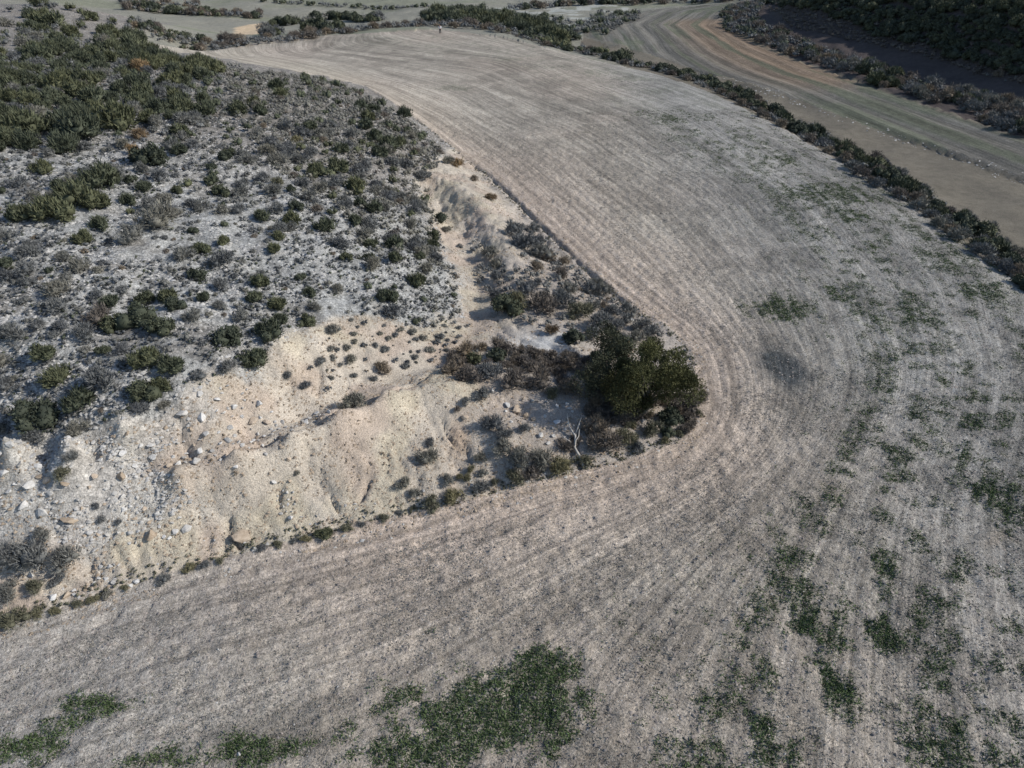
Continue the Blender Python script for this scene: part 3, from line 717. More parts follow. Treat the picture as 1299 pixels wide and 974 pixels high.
for i, (px, py, rp) in enumerate(toeplants):
    rp *= (1.0 if px == 412 else .85)
    k = 'green' if px in (412,) else ('olive' if i % 2 or i < 3 else 'grey')
    NB = {71:'second tuft of the edge row from the left corner',98:'third tuft of the edge row from the left corner',118:'fourth tuft of the edge row from the left corner',138:'fifth tuft of the edge row from the left corner',158:'last thin tuft of the left run of edge plants',240:'tuft just right of the isolated one in the edge row',260:'grey olive tuft left of the gap under the big outcrop',280:'tuft in the edge row below the big outcrop',332:'grey shrub in the edge row right of the big outcrop',354:'second edge plant right of the big outcrop',372:'third edge plant right of the big outcrop',388:'dark edge plant touching the bright green round shrub',440:'first edge plant right of the bright green round shrub',457:'second edge plant right of the bright green round shrub',486:'third edge plant right of the bright green round shrub',508:'fourth edge plant right of the bright green round shrub',525:'last small edge plant before the thicket shrubs'}
    lb = NB.get(px) or {49: 'first olive tuft of the field edge row right of the left corner', 412: 'bright green round shrub in the row on the field edge', 208: 'isolated brown green tuft between the two runs of edge plants'}.get(px)
    shrub_px(k, px, py, rp, lb or ('small %s in the row along the bank foot' % KW[k]), None if lb else '%ss in the row along the bank foot' % KW[k], zs=.65)

# ------------------------------------------------------------------ scattered populations (world space)
class Occ:
    def __init__(s): s.g = {}
    def ok(s, x, y, r):
        ci, cj = int(x//4), int(y//4)
        for i in (-1,0,1):
            for j in (-1,0,1):
                for (a, b, c_) in s.g.get((ci+i, cj+j), ()):
                    if (a-x)**2+(b-y)**2 < (c_+r)**2: return False
        return True
    def add(s, x, y, r): s.g.setdefault((int(x//4), int(y//4)), []).append((x, y, r))
occ = Occ()
for a in occupied: occ.add(*a)
def inframe(x, y, m=40):
    z = H(x, y); px, py, zc = proj(np.atleast_1d(x), np.atleast_1d(y), z)
    return (px > -m) & (px < 1299+m) & (py > -m) & (py < 974+m) & (zc > 0), px, py, zc
def seen_mask(x, y):
    """drop what the ridges hide"""
    z = H(x, y)+.5; ok = np.ones(len(x), bool)
    for f in np.linspace(.35, .985, 40):
        ok &= (CAM_H+(z-CAM_H)*f) > H(x*f, y*f)-.02
    return ok
def scatter(poly, count, rr, pack, filt=None, rfun=None, cap=None, vis=True):
    x0, y0 = poly.min(0); x1, y1 = poly.max(0); out = []
    for _ in range(12):
        x = rng.uniform(x0, x1, count*3); y = rng.uniform(y0, y1, count*3)
        m = inpoly(poly, x, y); m &= inframe(x, y)[0]
        if filt is not None: m &= filt(x, y)
        x, y = x[m], y[m]
        if vis: m = seen_mask(x, y); x, y = x[m], y[m]
        for a, b in zip(x, y):
            r = rr[0]+(rr[1]-rr[0])*rng.random()**1.7
            if rfun: r *= rfun(a, b)
            if occ.ok(a, b, r*pack-.0): occ.add(a, b, r*pack); out.append((a, b, r))
            if len(out) >= count: return out
    return out
def ip(P_): return lambda x, y: inpoly(P_, x, y)

hillveg = wpoly([(-60,70),(0,66),(100,62),(200,66),(280,84),(340,94),(410,102),(470,125),(520,152),(560,190),(555,215),(535,240),(560,300),(575,340),(588,395),(548,420),(500,402),(440,400),(395,410),(345,440),(290,470),(230,498),(160,530),(110,550),(60,548),(0,550),(-60,560)])
thick = wpoly([(-60,68),(0,66),(100,62),(200,66),(280,86),(285,130),(260,160),(230,185),(170,175),(120,180),(60,200),(0,205),(-60,210)])
right = wpoly([(285,88),(340,94),(410,102),(470,125),(520,152),(560,190),(545,225),(540,260),(560,300),(560,340),(520,330),(470,320),(420,280),(380,250),(340,200),(300,150)])
def reg(x, y):
    px, py, _ = proj(np.atleast_1d(x), np.atleast_1d(y), H(x, y)); px, py = px[0], py[0]
    if inpoly(thick, np.array([x]), np.array([y]))[0]: return 'in the dense thicket at the hilltop', 0
    if inpoly(right, np.array([x]), np.array([y]))[0]: return ('on the far right shoulder of the hill' if py < 180 else 'on the hill slope above the eroded gully'), 1
    if py < 330: return ('on the white stony ground below the hilltop thicket' if px < 250 else 'on the stony slope in the middle of the hill'), 2
    return ('on the white rubble above the left scarp' if px < 250 else 'on the pale slope between hill and track'), 3
# green junipers
POOL = []
def emit(kind, pts, where=None, zs=1.0):
    for (a, b, r) in pts: POOL.append((kind, a, b, r, where or reg(a, b)[0]))
emit('green', scatter(thick, 270, (.6, 1.5), .5))
emit('grey', scatter(thick, 190, (.5, 1.1), .55))
emit('green', scatter(right, 110, (.55, 1.15), .72))
emit('grey', scatter(right, 560, (.45, 1.0), .55))
emit('brown', scatter(right, 60, (.4, .8), .6))
emit('green', scatter(hillveg, 45, (.4, .75), 1.1))
emit('dgreen', scatter(hillveg, 25, (.4, .8), 1.0))
emit('grey', scatter(hillveg, 620, (.3, .85), .62, lambda x, y: fbm(x/4, y/4, 301, 2) > .38))
emit('lowgrey', scatter(hillveg, 420, (.15, .5), .55, lambda x, y: (fbm(x/2.5, y/2.5, 311, 2) > .44) & (~inpoly(barep, x, y) | (fbm(x, y, 313, 2) > .6))))
emit('lowbrown', scatter(hillveg, 90, (.2, .40), 1.0))
slopeP = wpoly([(440,405),(500,405),(548,420),(590,402),(600,420),(560,455),(480,480),(430,500),(380,500),(400,440)])
emit('lowgrey', scatter(slopeP, 60, (.12, .5), .5, lambda x, y: fbm(x/1.3, y/1.3, 312, 2) > .52), 'on the pale slope above the track')
emit('grey', scatter(slopeP, 22, (.3, .5), 1.0), 'on the pale slope above the track')
thin = wpoly([(640,345),(690,345),(740,375),(790,400),(830,430),(760,440),(690,415),(660,410)])
midt = wpoly([(572,452),(600,445),(640,442),(700,452),(760,455),(780,500),(740,510),(690,500),(640,498),(600,500),(575,480)])
emit('brown', scatter(midt, 40, (.4, .85), .5), 'in the middle thicket')
emit('grey', scatter(midt, 30, (.35, .7), .5), 'in the middle thicket')
undr = wpoly([(745,500),(790,520),(860,500),(895,500),(885,540),(850,560),(800,578),(750,592),(715,600),(690,590),(720,560),(740,530)])
emit('brown', scatter(undr, 36, (.4, .9), .5), 'around the foot of the big tree')
emit('olive', scatter(undr, 34, (.3, .7), .5), 'around the foot of the big tree')
fro = wpoly([(600,590),(640,585),(700,590),(720,598),(640,622),(570,640),(520,650),(560,625)])
emit('olive', scatter(fro, 22, (.25, .6), .6), 'on the field edge below the rock patch')
emit('grey', scatter(fro, 18, (.25, .5), .6), 'on the field edge below the rock patch')
gul = wpoly([(600,300),(640,340),(650,372),(620,385),(608,360),(600,325)])
emit('grey', scatter(gul, 20, (.35, .8), .5), 'in the mouth of the eroded channel')
furs = wpoly([(645,283),(665,285),(730,345),(770,375),(800,398),(760,400),(700,352),(660,325)])
emit('grey', scatter(furs, 50, (.4, .85), .55), 'along the furrow above the large thicket')
emit('brown', scatter(furs, 16, (.3, .7), .55), 'along the furrow above the large thicket')
emit('grey', scatter(thin, 50, (.5, 1.0), .6), 'in the large thicket beside the field')
knoll = np.vstack([wpoly([(0,9),(60,8),(110,15),(160,31),(212,54),(130,60),(0,62)]),])
emit('green', scatter(knoll, 45, (1.0, 2.2), .7), 'on the knoll behind the hilltop')
emit('grey', scatter(knoll, 50, (.8, 1.6), .7), 'on the knoll behind the hilltop')

# hedgerow between the fields
def line_emit(line, n_, w, rr, kinds, where, pack=.6, zs=1.0):
    wl_ = wpoly(line); seg = np.hypot(*np.diff(wl_, axis=0).T); cum = np.r_[0, np.cumsum(seg)]
    k = 0; tries = 0
    while k < n_ and tries < n_*25:
        tries += 1; s = rng.uniform(0, cum[-1]); i = min(len(seg)-1, np.searchsorted(cum, s)-1 if s > 0 else 0); i = max(i, 0)
        f = (s-cum[i])/seg[i]; p = wl_[i]*(1-f)+wl_[i+1]*f; d = (wl_[i+1]-wl_[i])/seg[i]; q = rng.uniform(-w, w)
        x, y = p[0]-d[1]*q, p[1]+d[0]*q; r = rng.uniform(*rr)
        if not occ.ok(x, y, r*pack): continue
        occ.add(x, y, r*pack); k += 1; kd = kinds[int(rng.integers(len(kinds)))]
        POOL.append((kd, x, y, r, where))
hl = [(650,42),(700,57),(790,79),(860,94),(930,120),(1000,159),(1060,191),(1130,232),(1200,278),(1262,322),(1320,366)]
line_emit(hl, 110, 1.8, (.8, 1.6), ['dgreen','green','dgreen'], 'in the hedgerow along the far side of the field', .5)
line_emit(hl, 420, 3.0, (.4, 1.15), ['grey','brown','grey'], 'in the hedgerow along the far side of the field', .45)
x_, y_, _ = hit([790], [78]); shrub('dgreen', x_[0], y_[0], 2.1, 'tall dark round bush standing out of the hedgerow far edge')
line_emit([(1235,312),(1262,330),(1310,372)], 10, .8, (.9,1.5), ['dgreen','grey'], 'at the near end of the hedgerow', .55)
# scrub behind the far field edge
line_emit([(270,62),(330,53),(370,51),(450,40),(520,34),(600,35),(650,42)], 190, 2.6, (.9, 1.7), ['grey','brown','grey'], 'along the far brow of the field', .55)
mound = wpoly([(540,27),(560,14),(600,12),(650,22),(700,38),(735,50),(710,56),(660,44),(600,33)])
emit('green', scatter(mound, 170, (1.4, 2.6), .45), 'on the green mound behind the walker')
emit('grey', scatter(mound, 30, (1.0, 1.8), .5), 'on the green mound behind the walker')
line_emit([(278,60),(290,53),(300,52)], 6, 1.5, (1.4,2.4), ['dgreen','brown'], 'in the far clump beyond the brow', .5)
line_emit([(335,47),(352,44)], 5, 1.5, (2.0,3.0), ['grey','dgreen'], 'in the middle clump beyond the brow', .5)
line_emit([(385,42),(408,40),(420,40)], 8, 2.0, (2.0,3.2), ['dgreen'], 'in the big clump beyond the brow', .5)
line_emit([(345,33),(380,29),(420,24),(450,25),(480,27)], 55, 1.8, (1.2,2.4), ['dgreen','grey'], 'in the dark hedge beyond the ochre cutting', .5)
line_emit([(160,11),(200,16),(250,18),(290,21),(330,22)], 70, 2.5, (1.2,2.4), ['grey','brown','dgreen'], 'in the hedge between the farthest fields', .5)
line_emit([(150,3),(200,6),(250,8)], 30, 4, (1.0,2.2), ['grey','brown'], 'on the pale slope at the very back', .5)
line_emit([(640,12),(700,8),(780,5),(860,3),(950,1)], 70, 3, (1.2,2.4), ['grey','dgreen','brown'], 'in the scrub belt at the back of the valley', .5)
line_emit([(620,20),(660,24),(700,33),(740,42),(765,32),(790,18)], 130, 6, (.8,1.6), ['grey','grey','green'], 'on the rocky scrub flat behind the mound', .5)
line_emit([(330,2),(380,5),(430,9),(500,12),(560,10)], 60, 1.6, (.8,1.6), ['grey','dgreen'], 'in the thin hedge at the very back', .6)
line_emit([(165,28),(200,40),(235,55),(262,60)], 60, 3.5, (.8,1.6), ['grey','brown','dgreen'], 'at the foot of the knoll', .5)
# right hill
hb = [(950,4),(938,22),(945,36),(1000,60),(1060,80),(1120,98),(1200,122),(1262,142),(1330,170)]
line_emit(hb, 420, 4.2, (.8, 1.8), ['grey','grey','brown','green'], 'in the band along the foot of the shaded hill', .42)
rh = np.vstack([wpoly([(975,4),(1000,6),(1100,42),(1199,68),(1299,98),(1350,112)]), wpoly([(1350,44),(1299,34),(1200,22),(1100,10)])])
A_ = scatter(rh, 850, (.9, 2.1), .42, vis=False); print('rh', len(A_), rh.tolist())
emit('dgreen', A_[:500], 'on the shaded hill at the upper right')
emit('green', A_[500:], 'on the shaded hill at the upper right')
emit('brown', scatter(rh, 260, (.7, 1.5), .4, vis=False), 'on the shaded hill at the upper right')
band = wpoly([(975,10),(1000,33),(1100,55),(1200,78),(1299,110),(1299,88),(1199,60),(1100,34),(1000,6)])
emit('brown', scatter(band, 420, (.4, 1.0), .6, vis=False), 'on the bare shaded band of the dark hill')
emit('grey', scatter(band, 260, (.4, .9), .6, vis=False), 'on the bare shaded band of the dark hill')
crest = [(1000,1),(1060,2),(1150,6),(1220,12),(1299,22)]
line_emit(crest, 80, 2.5, (1.2, 2.2), ['dgreen','green'], 'on the crest of the shaded hill', .5)

# the largest stand as things, the rest of each kind is joined cover
LM = [(45,523,'the large round bush at the left edge'),(178,400,'the middle hill cluster'),(112,492,'the two junipers beside the round bush'),(202,458,'the twin junipers above the scarp'),(183,497,'the dark bush on the scarp brink'),
 (327,367,'the short juniper column on the hill'),(391,388,'the bush at the scarp tip'),(343,418,'the juniper above the reddish scar'),(290,425,'the dark spreading bush by the scar'),(213,376,'the juniper above the middle cluster'),
 (55,213,'the lone juniper on white ground'),(115,240,'the juniper row in the white clearing'),(180,195,'the orange and dark pair of shrubs'),(182,84,'the orange brown hilltop shrub'),(225,124,'the juniper beside the gravel streak'),(25,272,'the yellow green juniper by the left edge'),
 (200,275,'the widest grey shrub on the hill'),(353,230,'the yellowish tuft on the upper hill'),(377,177,'the yellow tuft near the hill rim'),(413,287,'the juniper on the right shoulder'),(30,160,'the big juniper at the upper left edge'),(150,150,'the big juniper in the hilltop thicket'),
 (486,465,'the lone brown bush above the track'),(452,507,'the dark shrub on the track lip'),(620,470,'the middle thicket'),(640,388,'the small tree like bush'),(700,380,'the large thicket'),(667,306,'the grey shrub beside the furrow'),(580,207,'the rusty shrub at the furrow end'),
 (540,240,'the head of the eroded gully'),(558,276,'the dark shrub on the channel rim'),(440,120,'the far rim of the hill'),(510,160,'the rim of the hill nearest the field'),(430,210,'the middle of the right hill slope'),(480,260,'the slope left of the gully head'),(480,340,'the slope left of the gully track'),
 (320,130,'the top of the right hill slope'),(300,220,'the centre of the upper hill'),(80,340,'the open rubble at left'),(20,430,'the rubble at the left edge'),(100,20,'the knoll behind the hilltop'),(20,90,'the hilltop at the left edge'),(90,110,'the hilltop thicket'),(250,100,'the right end of the hilltop thicket'),
 (558,38,'the walker'),(640,30,'the green mound behind the walker'),(790,76,'the tall round bush of the hedgerow'),(900,105,'the far third of the hedgerow'),(1010,165,'the middle of the hedgerow'),(1130,232,'the broad part of the hedgerow'),(1230,300,'the near third of the hedgerow'),(1290,345,'the near end of the hedgerow'),
 (940,30,'the left tip of the shaded hill'),(1000,62,'the left foot of the shaded hill'),(1100,92,'the middle foot of the shaded hill'),(1220,128,'the right foot of the shaded hill'),(1060,20,'the upper left of the shaded hill'),(1150,40,'the middle of the shaded hill'),(1260,50,'the upper right of the shaded hill'),(1150,6,'the crest of the shaded hill'),
 (780,8,'the scrub belt at the back'),(300,52,'the far clump beyond the brow'),(405,42,'the big clump beyond the brow'),(420,26,'the hedge beyond the ochre cutting'),(230,14,'the hedge between the farthest fields'),
 (200,665,'the stone heap on the left bank'),(250,575,'the upright slab below the scarp'),(37,613,'the white slab at far left'),(89,655,'the wide tan slab'),(306,678,'the big tan outcrop'),(360,630,'the rubble chute'),(656,518,'the square tan block'),(165,738,'the white stones at the bank foot'),(232,522,'the bright block on the scarp'),(195,578,'the pale block in the scarp rubble'),(100,700,'the grey clump at lower left')]
LMx = np.array([l[0] for l in LM]); LMy = np.array([l[1] for l in LM])
ORD = ['nearest','second','third','fourth','fifth','sixth','seventh','eighth','ninth','tenth','eleventh','twelfth','thirteenth','fourteenth','fifteenth','sixteenth','seventeenth','eighteenth','nineteenth','twentieth']
for _t10, _o10 in (('twenty','twentieth'),('thirty','thirtieth'),('forty','fortieth'),('fifty','fiftieth'),('sixty','sixtieth')):
    if _t10 != 'twenty': ORD.append(_o10)
    ORD += [_t10+'-'+w for w in ['first','second','third','fourth','fifth','sixth','seventh','eighth','ninth']]
DIRS = ['right of','above right of','above','above left of','left of','below left of','below','below right of']
def relabel(items):
    """items (object, noun): say each by its rank outward from the landmark beside it"""
    bins = {}
    for o, noun in items:
        px, py, _ = proj(np.array([o.location.x]), np.array([o.location.y]), np.array([o.location.z])); px, py = px[0], py[0]
        d = np.hypot(LMx-px, (LMy-py)*1.3); i = int(d.argmin()); a = math.atan2(LMy[i]-py, px-LMx[i]); k = int(round(a/(math.pi/4))) % 8
        bins.setdefault((noun, i, k), []).append((d[i], o))
    for (noun, i, k), v in bins.items():
        v.sort(key=lambda q: q[0])
        for j, (_, o) in enumerate(v):
            w = ORD[j] if j < len(ORD) else ('outermost' if j == len(v)-1 else 'farther out')
            nn_ = noun if len(noun.split())+len(LM[i][2].split())+4 <= 16 else noun.split()[0]+' '+noun.split()[-1]
            o['label'] = '%s %s %s %s' % (w, nn_, DIRS[k], LM[i][2])
CAP = {'juniper_shrub': 285, 'evergreen_shrub': 285, 'heath_shrub': 285, 'dry_shrub': 285, 'thyme_cushion': 290, 'esparto_tuft': 290}
used = {}
for o in bpy.data.objects:
    k_ = o.name.split('.')[0]; used[k_] = used.get(k_, 0)+1
ordered = []
for q in POOL:
    px, py, zc = proj(np.array([q[1]]), np.array([q[2]]), H(q[1], q[2])); on = -12 < px[0] < 1311 and -12 < py[0] < 986
    ordered.append((q[3]/zc[0] if on else 0, q))
ordered.sort(key=lambda v: -v[0]); rest = {}; lab = []
for ap, (kind, a, b, r, where) in ordered:
    nm = KIND[kind][0]
    if ap > 0 and used.get(nm, 0) < CAP[nm]:
        used[nm] = used.get(nm, 0)+1
        o = shrub(kind, a, b, r, 'x', '%ss %s' % (KW[kind], where)); lab.append((o, KW[kind]))
    else: rest.setdefault((kind, where), []).append((a, b, r))
relabel(lab)
LOD = {}
for (kind, where), pts in rest.items():
    nm, style, mat = KIND[kind]; pts = np.array(pts); k = len(pts); Vs, Fs, Ss = [], [], []; off = 0
    for v in range(4):
        if (style, v) not in LOD:
            V0, F0, s0 = shrub_arrays(style, 120, 800+v); nc = {'dense':9,'spiky':11,'twiggy':7,'low':9}[style]*20
            F1 = np.vstack([F0[:min(nc, 80)], F0[nc:nc+85]]); uq, inv = np.unique(F1, return_inverse=True); LOD[(style, v)] = (V0[uq], inv.reshape(-1, 3), s0[uq])
        V1, F1, s1 = LOD[(style, v)]; m_ = pts[v::4]
        if not len(m_): continue
        # widen the slivers: fewer of them
        a = rng.uniform(0, 6.28, len(m_)); ca, sa = np.cos(a)[:,None], np.sin(a)[:,None]
        V = np.stack([V1[None,:,0]*ca-V1[None,:,1]*sa, V1[None,:,0]*sa+V1[None,:,1]*ca, np.repeat(V1[None,:,2], len(m_), 0)], -1)*m_[:,2][:,None,None]
        V += np.stack([m_[:,0], m_[:,1], H(m_[:,0], m_[:,1])-.04*m_[:,2]], -1)[:,None,:]
        Fs.append((F1[None]+(np.arange(len(m_))*len(V1))[:,None,None]).reshape(-1,3)+off); Vs.append(V.reshape(-1,3)); tn = rng.uniform(.72, 1.3, len(m_)); Ss.append(np.tile(s1, len(m_))*np.repeat(tn, len(V1))); off += V.shape[0]*V.shape[1]
    nme = 'undergrowth'
    o = bpy.data.objects.new(nme, tri_mesh(nme, np.vstack(Vs), np.vstack(Fs), M[mat], np.concatenate(Ss))); COL.objects.link(o)
    tag(o, 'mass of smaller %ss growing %s' % (KW[kind], where), 'undergrowth', kind='stuff')

# ------------------------------------------------------------------ rocks
def hull_rock(seed, flat=.7, k=13):
    r = np.random.default_rng(seed); bm = bmesh.new()
    for _ in range(k):
        v = unit(r.normal(size=3))*r.uniform(.75, 1.05); bm.verts.new((v[0], v[1]*.8, v[2]*flat))
    res = bmesh.ops.convex_hull(bm, input=bm.verts)
    bmesh.ops.delete(bm, geom=[g for g in set(res['geom_interior']+res['geom_unused']) if isinstance(g, bmesh.types.BMVert)], context='VERTS')
    bmesh.ops.bevel(bm, geom=list(bm.edges), offset=.05, segments=1, affect='EDGES')
    m_ = bpy.data.meshes.new('rock'); bm.to_mesh(m_); bm.free(); return m_
RK = {}
for i in range(8):
    for mt in ('lime', 'tan'):
        m_ = hull_rock(500+i, (.55 if i % 2 else .85)); m_.materials.append(M[mt]); RK[(i, mt)] = m_
def rock_px(px, py, rp, mt, label, zs=1.0, name='rock'):
    x, y, _ = hit([px], [py+rp*.4]); _, _, zc = proj(x, y, H(x, y)); r = rp*zc[0]/FPX
    o = put(name, RK[(random.randrange(8), mt)], x[0], y[0], r, r*zs, tilt=.35, dz=r*.25*zs); tag(o, label, 'rock' if name == 'rock' else name)
    occ.add(x[0], y[0], r)
ROCKS = [(232,522,9,'lime','bright white block lying on the scarp face',.8),(300,591,5,'lime','lone white stone on the smooth bank crest',1),
 (589,528,7,'tan','tan boulder casting a dark shadow on the right of the bank',1.1),(249,584,7,'lime','upright pale slab below the scarp',1.5),(254,570,7,'lime','pale slab leaning above the upright one',.7),
 (254,498,7,'lime','grey white block at the brow of the scarp',.9),(337,575,4,'lime','left stone of three on the bank crest',1),(358,566,4,'tan','middle stone of three on the bank crest',1),(366,582,4,'tan','lower stone of three on the bank crest',1.2),
 (306,678,14,'tan','big tan outcrop at the foot of the bank with a dark crack',1.0),(323,696,5,'lime','grey stone in front of the big outcrop',1),(369,655,5,'lime','white stone at the foot of the rubble chute',1),
 (223,673,6,'lime','white block at the right of the stone heap',1),(37,613,9,'lime','white slab casting a dark notch at far left',.6),(84,611,8,'tan','flat tan slab on the left ledge',.5),(89,655,13,'tan','widest tan slab on the left ledge',.5),
 (165,674,6,'lime','white block at the left of the stone heap',.9),(173,736,6,'lime','white stone at the bank foot beside the field',1),(165,741,5,'lime','grey stone touching the white one at the bank foot',1),(195,578,7,'lime','pale block in the rubble under the scarp',.9),
 (26,587,8,'lime','rounded white block near the left edge',.9),(42,576,8,'lime','white block above the rounded one near the left edge',.7),(192,563,7,'lime','white slab higher in the rubble under the scarp',.6),(5,596,10,'lime','large white block cut by the left edge',.6),
 (155,628,7,'lime','pale block in the middle of the left slope',.8),(182,602,4,'lime','right stone of a pair on the bench',1.2),(172,604,4,'lime','left stone of a pair on the bench',1.2),(303,955,5,'lime','single white stone lying in the green crop patch',.8),
 (801,405,4,'lime','white stone on the field edge above the tree',1),(625,495,4,'lime','white upright stone in front of the middle thicket',1.6),(676,507,4,'lime','white stone under the middle thicket right end',1),(656,518,9,'tan','square tan block in the rock patch',1.0),
 (667,526,6,'tan','smaller tan block right of the square one',1.1),(644,512,6,'lime','pale rock left of the square tan block',.8),(830,546,4,'lime','white stone under the tree at the tip',1),(815,532,5,'lime','pale stone half hidden under the tree',.8),(872,540,4,'lime','white stone at the field corner beyond the tip',.8),
 (702,552,4,'lime','small pale rock in the bare patch left of the dead branch',1),(20,706,7,'lime','white rock showing between the grey shrubs at lower left',.8),(40,728,6,'lime','white rock under the biggest grey shrub',.7)]
for px, py, rp, mt, lb, zs in ROCKS: rock_px(px, py, rp, mt, lb, zs)
rockz = [(wpoly([(120,650),(170,640),(230,655),(240,675),(200,690),(150,690),(110,675)]), 60, (.11,.34), 'in the stone heap on the left bank'),
         (wpoly([(150,540),(250,505),(300,480),(330,510),(380,540),(300,560),(240,590),(150,580)]), 70, (.10,.34), 'in the rubble under the scarp'),
         (wpoly([(0,560),(110,555),(160,580),(180,640),(100,660),(0,650)]), 60, (.10,.38), 'on the white slope at left'),
         (wpoly([(320,552),(380,528),(440,505),(460,508),(400,540),(330,572),(270,588),(265,575)]), 40, (.08,.24), 'along the foot of the upper scarp beside the track'),
         (wpoly([(345,610),(370,605),(378,650),(355,660)]), 22, (.08,.18), 'in the rubble chute of the bank'),
         (wpoly([(640,500),(735,505),(735,560),(680,570),(640,530)]), 24, (.10,.24), 'in the rock patch below the middle thicket'),
         (wpoly([(60,680),(130,690),(150,740),(60,765),(0,740)]), 24, (.10,.22), 'on the lower left bank')]
rl = []
for pl, k, rr, where in rockz:
    for (a, b, r) in scatter(pl, k, rr, .85):
        mt = 'lime' if rng.random() < .75 else 'tan'
        o = put('rock', RK[(random.randrange(8), mt)], a, b, r, r*random.uniform(.6, 1), tilt=.5, dz=r*.2)
        tag(o, 'x', 'rock', '%s blocks %s' % ('white' if mt == 'lime' else 'tan', where)); rl.append((o, 'small %s block' % ('white' if mt == 'lime' else 'tan')))
relabel(rl)

# ------------------------------------------------------------------ uncountable cover, joined
def stones_stuff(name, pts, rr, mat, label, cat, flat=.65, tint=None):
    base = []
    for s in range(6):
        r = np.random.default_rng(900+s)
        v = unit(np.array([(1,0,0),(-1,0,0),(0,1,0),(0,-1,0),(0,0,1),(0,0,-1)], float)+r.normal(size=(6,3))*.35)*r.uniform(.7, 1.1, (6,1)); v[:,2] *= flat; base.append(v)
    F0 = np.array([(0,2,4),(2,1,4),(1,3,4),(3,0,4)])     # the buried underside is left open
    x, y = pts; k = len(x); r = rr[0]+(rr[1]-rr[0])*rng.random(k)**2.5
    a = rng.uniform(0, 6.28, k); ca, sa = np.cos(a), np.sin(a); B = np.array(base)[rng.integers(0, 6, k)]
    V = np.stack([B[:,:,0]*ca[:,None]-B[:,:,1]*sa[:,None], B[:,:,0]*sa[:,None]+B[:,:,1]*ca[:,None], B[:,:,2]], -1)*r[:,None,None]
    V += np.stack([x, y, H(x, y)+r*.02], -1)[:,None,:]
    F = (F0[None]+(np.arange(k)*6)[:,None,None]).reshape(-1, 3)
    o = bpy.data.objects.new(name, tri_mesh(name, V.reshape(-1,3), F, M[mat])); COL.objects.link(o)
    tag(o, label, cat, kind='stuff'); return o
def cloud(poly, k, filt=None, bias=None):
    x0, y0 = poly.min(0); x1, y1 = poly.max(0); X, Y = [], []; got = 0
    for _ in range(60):
        x = rng.uniform(x0, x1, 60000); y = rng.uniform(y0, y1, 60000)
        m = inframe(x, y, 30)[0]; x, y = x[m], y[m]
        d = np.hypot(x, np.hypot(y, CAM_H)); m = rng.random(len(x)) < np.minimum(1, (34/d)**1.5)
        m &= inpoly(poly, x, y)
        if filt is not None: m &= filt(x, y)
        X.append(x[m]); Y.append(y[m]); got += m.sum()
        if got >= k: break
    return np.concatenate(X)[:k], np.concatenate(Y)[:k]
nearbox = np.array([(-60,8),(60,8),(90,95),(-90,95)], float)
nothill = lambda x, y: ~inpoly(hillP, x, y) & ~inpoly(beyond, x, y)
stones_stuff('field_clods', cloud(nearbox, 42000, nothill), (.02,.085), 'clod', 'loose earth clods spread over the sown field', 'clods')
stones_stuff('field_pebbles', cloud(nearbox, 9000, nothill), (.015,.055), 'peb', 'pale pebbles scattered over the sown field', 'pebbles')
hb_ = np.array([(-60,12),(14,12),(14,90),(-60,90)], float)
stones_stuff('hill_rubble', cloud(hb_, 42000, lambda x, y: inpoly(hillP, x, y) & ~inpoly(barep, x, y) & (fbm(x/2.5, y/2.5, 401, 3) > .38)), (.03,.17), 'peb', 'white limestone rubble covering the stony hill', 'rubble')
stones_stuff('bank_gravel', cloud(hb_, 24000, lambda x, y: inpoly(barep, x, y) & (fbm(x/1.6, y/1.6, 402, 3) > .40)), (.02,.11), 'tan', 'tan gravel lying on the eroded bank', 'gravel')
stones_stuff('scarp_rubble', cloud(hb_, 2600, lambda x, y: inpoly(whiteP, x, y) & (fbm(x/1.2, y/1.2, 403, 3) > .50)), (.02,.15), 'peb', 'white rubble strewn down the left scarp', 'rubble')
xx, yy = cloud(nearbox, 1500, lambda x, y: (dpoly(toeL, x, y) < 1.0))
m_ = rng.random(len(xx)) < np.where(yy > 34, .12, .5); xx, yy = xx[m_], yy[m_]
stones_stuff('edge_stones', (xx, yy), (.03,.13), 'peb', 'pale stones along the edge between field and bank', 'stones')

def sprigs(name, pts, nb, ln, wd, up_, mat, label, cat, spread=.08):
    x, y = pts; k = len(x); z = H(x, y)
    Pn = np.repeat(np.stack([x, y, z], -1), nb, 0)+np.c_[rng.normal(size=(k*nb,2))*spread, np.zeros(k*nb)]
    D = unit(rng.normal(size=(k*nb,3))*np.array([1,1,.4])+np.array([0,0,up_]))
    V, F = blades(Pn, D, rng.uniform(*ln, k*nb), rng.uniform(*wd, k*nb), rng)
    o = bpy.data.objects.new(name, tri_mesh(name, V, F, M[mat], np.repeat(rng.uniform(.7, 1.35, k*nb), 3))); COL.objects.link(o)
    tag(o, label, cat, kind='stuff'); return o
